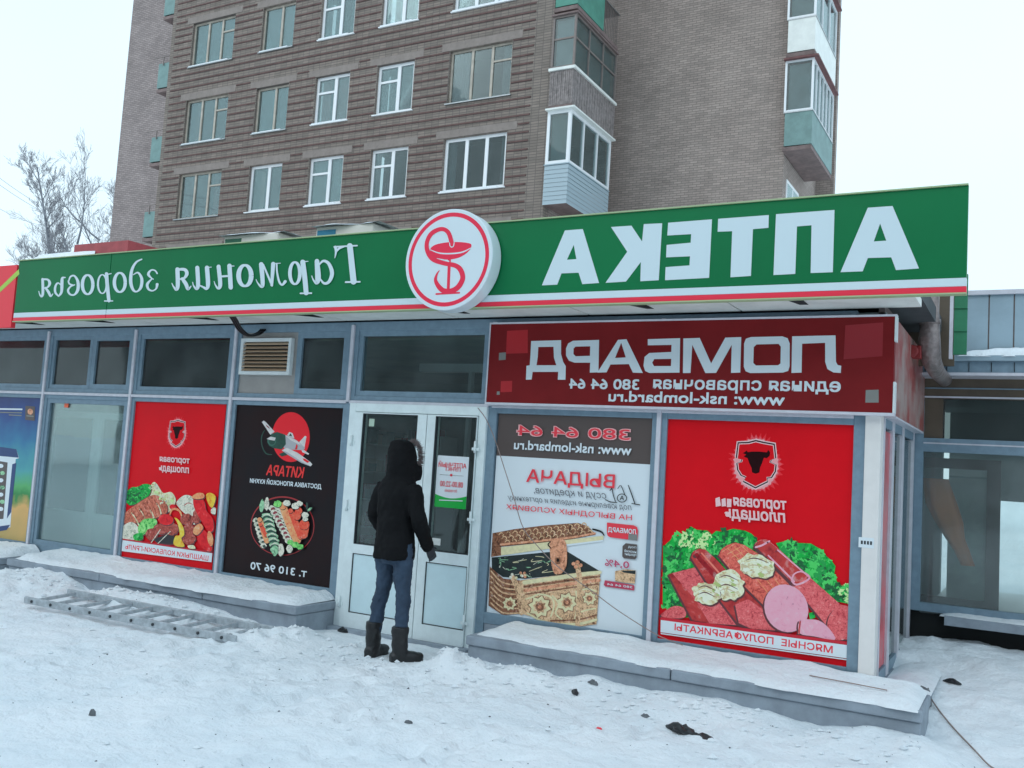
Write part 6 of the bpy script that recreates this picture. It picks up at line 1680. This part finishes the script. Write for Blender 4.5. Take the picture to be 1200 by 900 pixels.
# boots
for s_, yaw in ((-1, .12), (1, -.55)):
    bt = MB(); fx, fy = s_ * .143, -.012
    def BW(x, y, z): return W(fx + x * math.cos(yaw) - y * math.sin(yaw), fy + x * math.sin(yaw) + y * math.cos(yaw), z)
    bt.loft([[BW(math.cos(a) * r_, math.sin(a) * r_ * 1.12 + o_, z) for a in [2 * math.pi * k / 20 for k in range(20)]] for z, r_, o_ in ((.03, .052, 0), (.10, .056, .0), (.15, .061, -.004), (.19, .057, -.005), (.24, .062, -.008), (.285, .064, -.008))], M_boot)
    bt.loft([[BW(math.cos(a) * w, yy, .048 + math.sin(a) * h_) for a in [2 * math.pi * k / 20 for k in range(20)]] for yy, w, h_ in ((-.075, .028, .03), (-.058, .046, .043), (0, .050, .056), (.07, .048, .050), (.13, .050, .041), (.175, .042, .032), (.198, .022, .02))], M_boot)
    bt.loft([[BW(x * w, y, z) for x, y, w in ((-1, -.075, .032), (-1, -.03, .049), (-1, .05, .045), (-1, .13, .052), (-1, .175, .040), (0, .204, 1), (1, .175, .040), (1, .13, .052), (1, .05, .045), (1, -.03, .049), (1, -.075, .032))] for z in (-.008, .022)], M_boot, False)
    remesh(bt, 'boot', [M_boot], 0.009, 4, [(0.05, 0.012, 1)], person)
# parka with hood
ck = MB()
ck.loft([ring3(cx, cy, z, rx * .87, ry * .95) for z, rx, ry, cx, cy in ((.795, .196, .150, 0, 0), (.83, .200, .154, 0, 0), (.92, .192, .146, 0, 0), (1.02, .182, .138, 0, 0), (1.12, .184, .138, 0, 0), (1.24, .194, .140, 0, -.004), (1.33, .200, .136, 0, -.006), (1.395, .184, .120, 0, -.006), (1.44, .15, .11, 0, 0), (1.48, .11, .10, 0, .01))], M_coat)
ck.loft([ring3(0, cy, z, rx * .93, ry * .95, tilt=tl) for z, rx, ry, cy, tl in ((1.43, .120, .114, .005, 0), (1.49, .122, .132, .02, .05), (1.56, .118, .142, .022, .05), (1.63, .114, .140, .015, .05), (1.69, .100, .122, .005, .0), (1.735, .070, .090, -.005, -.05), (1.758, .03, .04, -.008, 0))], M_coat)
ck.loft([ring3(0, .10, z, .115, .095) for z in (1.43, 1.47, 1.52, 1.55)], M_coat)      # high collar at the chin
for s_, wr, el in ((1, HR, (.247, -.02, 1.14)), (-1, LR, (-.230, -.02, 1.14))):
    w_ = Vector(wr); e_ = Vector(el); sh = Vector((s_ * .140, -.004, 1.375))
    ck.tube([W(*sh), W(*(sh.lerp(e_, .35) + Vector((s_ * .012, 0, 0)))), W(*sh.lerp(e_, .7)), W(*e_), W(*e_.lerp(w_, .4)), W(*e_.lerp(w_, .75)), W(*e_.lerp(w_, 1.0))], [.070, .072, .067, .063, .058, .051, .046], M_coat, 20)
jk = remesh(ck, 'parka', [M_coat], 0.011, 6, [(0.11, 0.030, 1), (0.035, 0.009, 2)], person)
# face opening of the hood: a ruff of fur
fb = MB(); rr = random.Random(2)
for i in range(1500):
    a = rr.uniform(0, 2 * math.pi); cx_, cz_ = .092 * math.cos(a), 1.615 + .125 * math.sin(a); base_y = .125 + rr.uniform(-.02, .025)
    q0 = Vector((cx_ * rr.uniform(.88, 1.05), base_y, cz_)); out = Vector((math.cos(a) * rr.uniform(-.1, .9), rr.uniform(.2, 1.0), math.sin(a) * rr.uniform(-.1, .9))).normalized()
    q1 = q0 + out * rr.uniform(.022, .048); sd = out.orthogonal().normalized() * .004
    fb.add([W(*(q0 - sd)), W(*(q0 + sd)), W(*q1)], [(0, 1, 2)], M_fur)
fb.build('fur_trim', person)
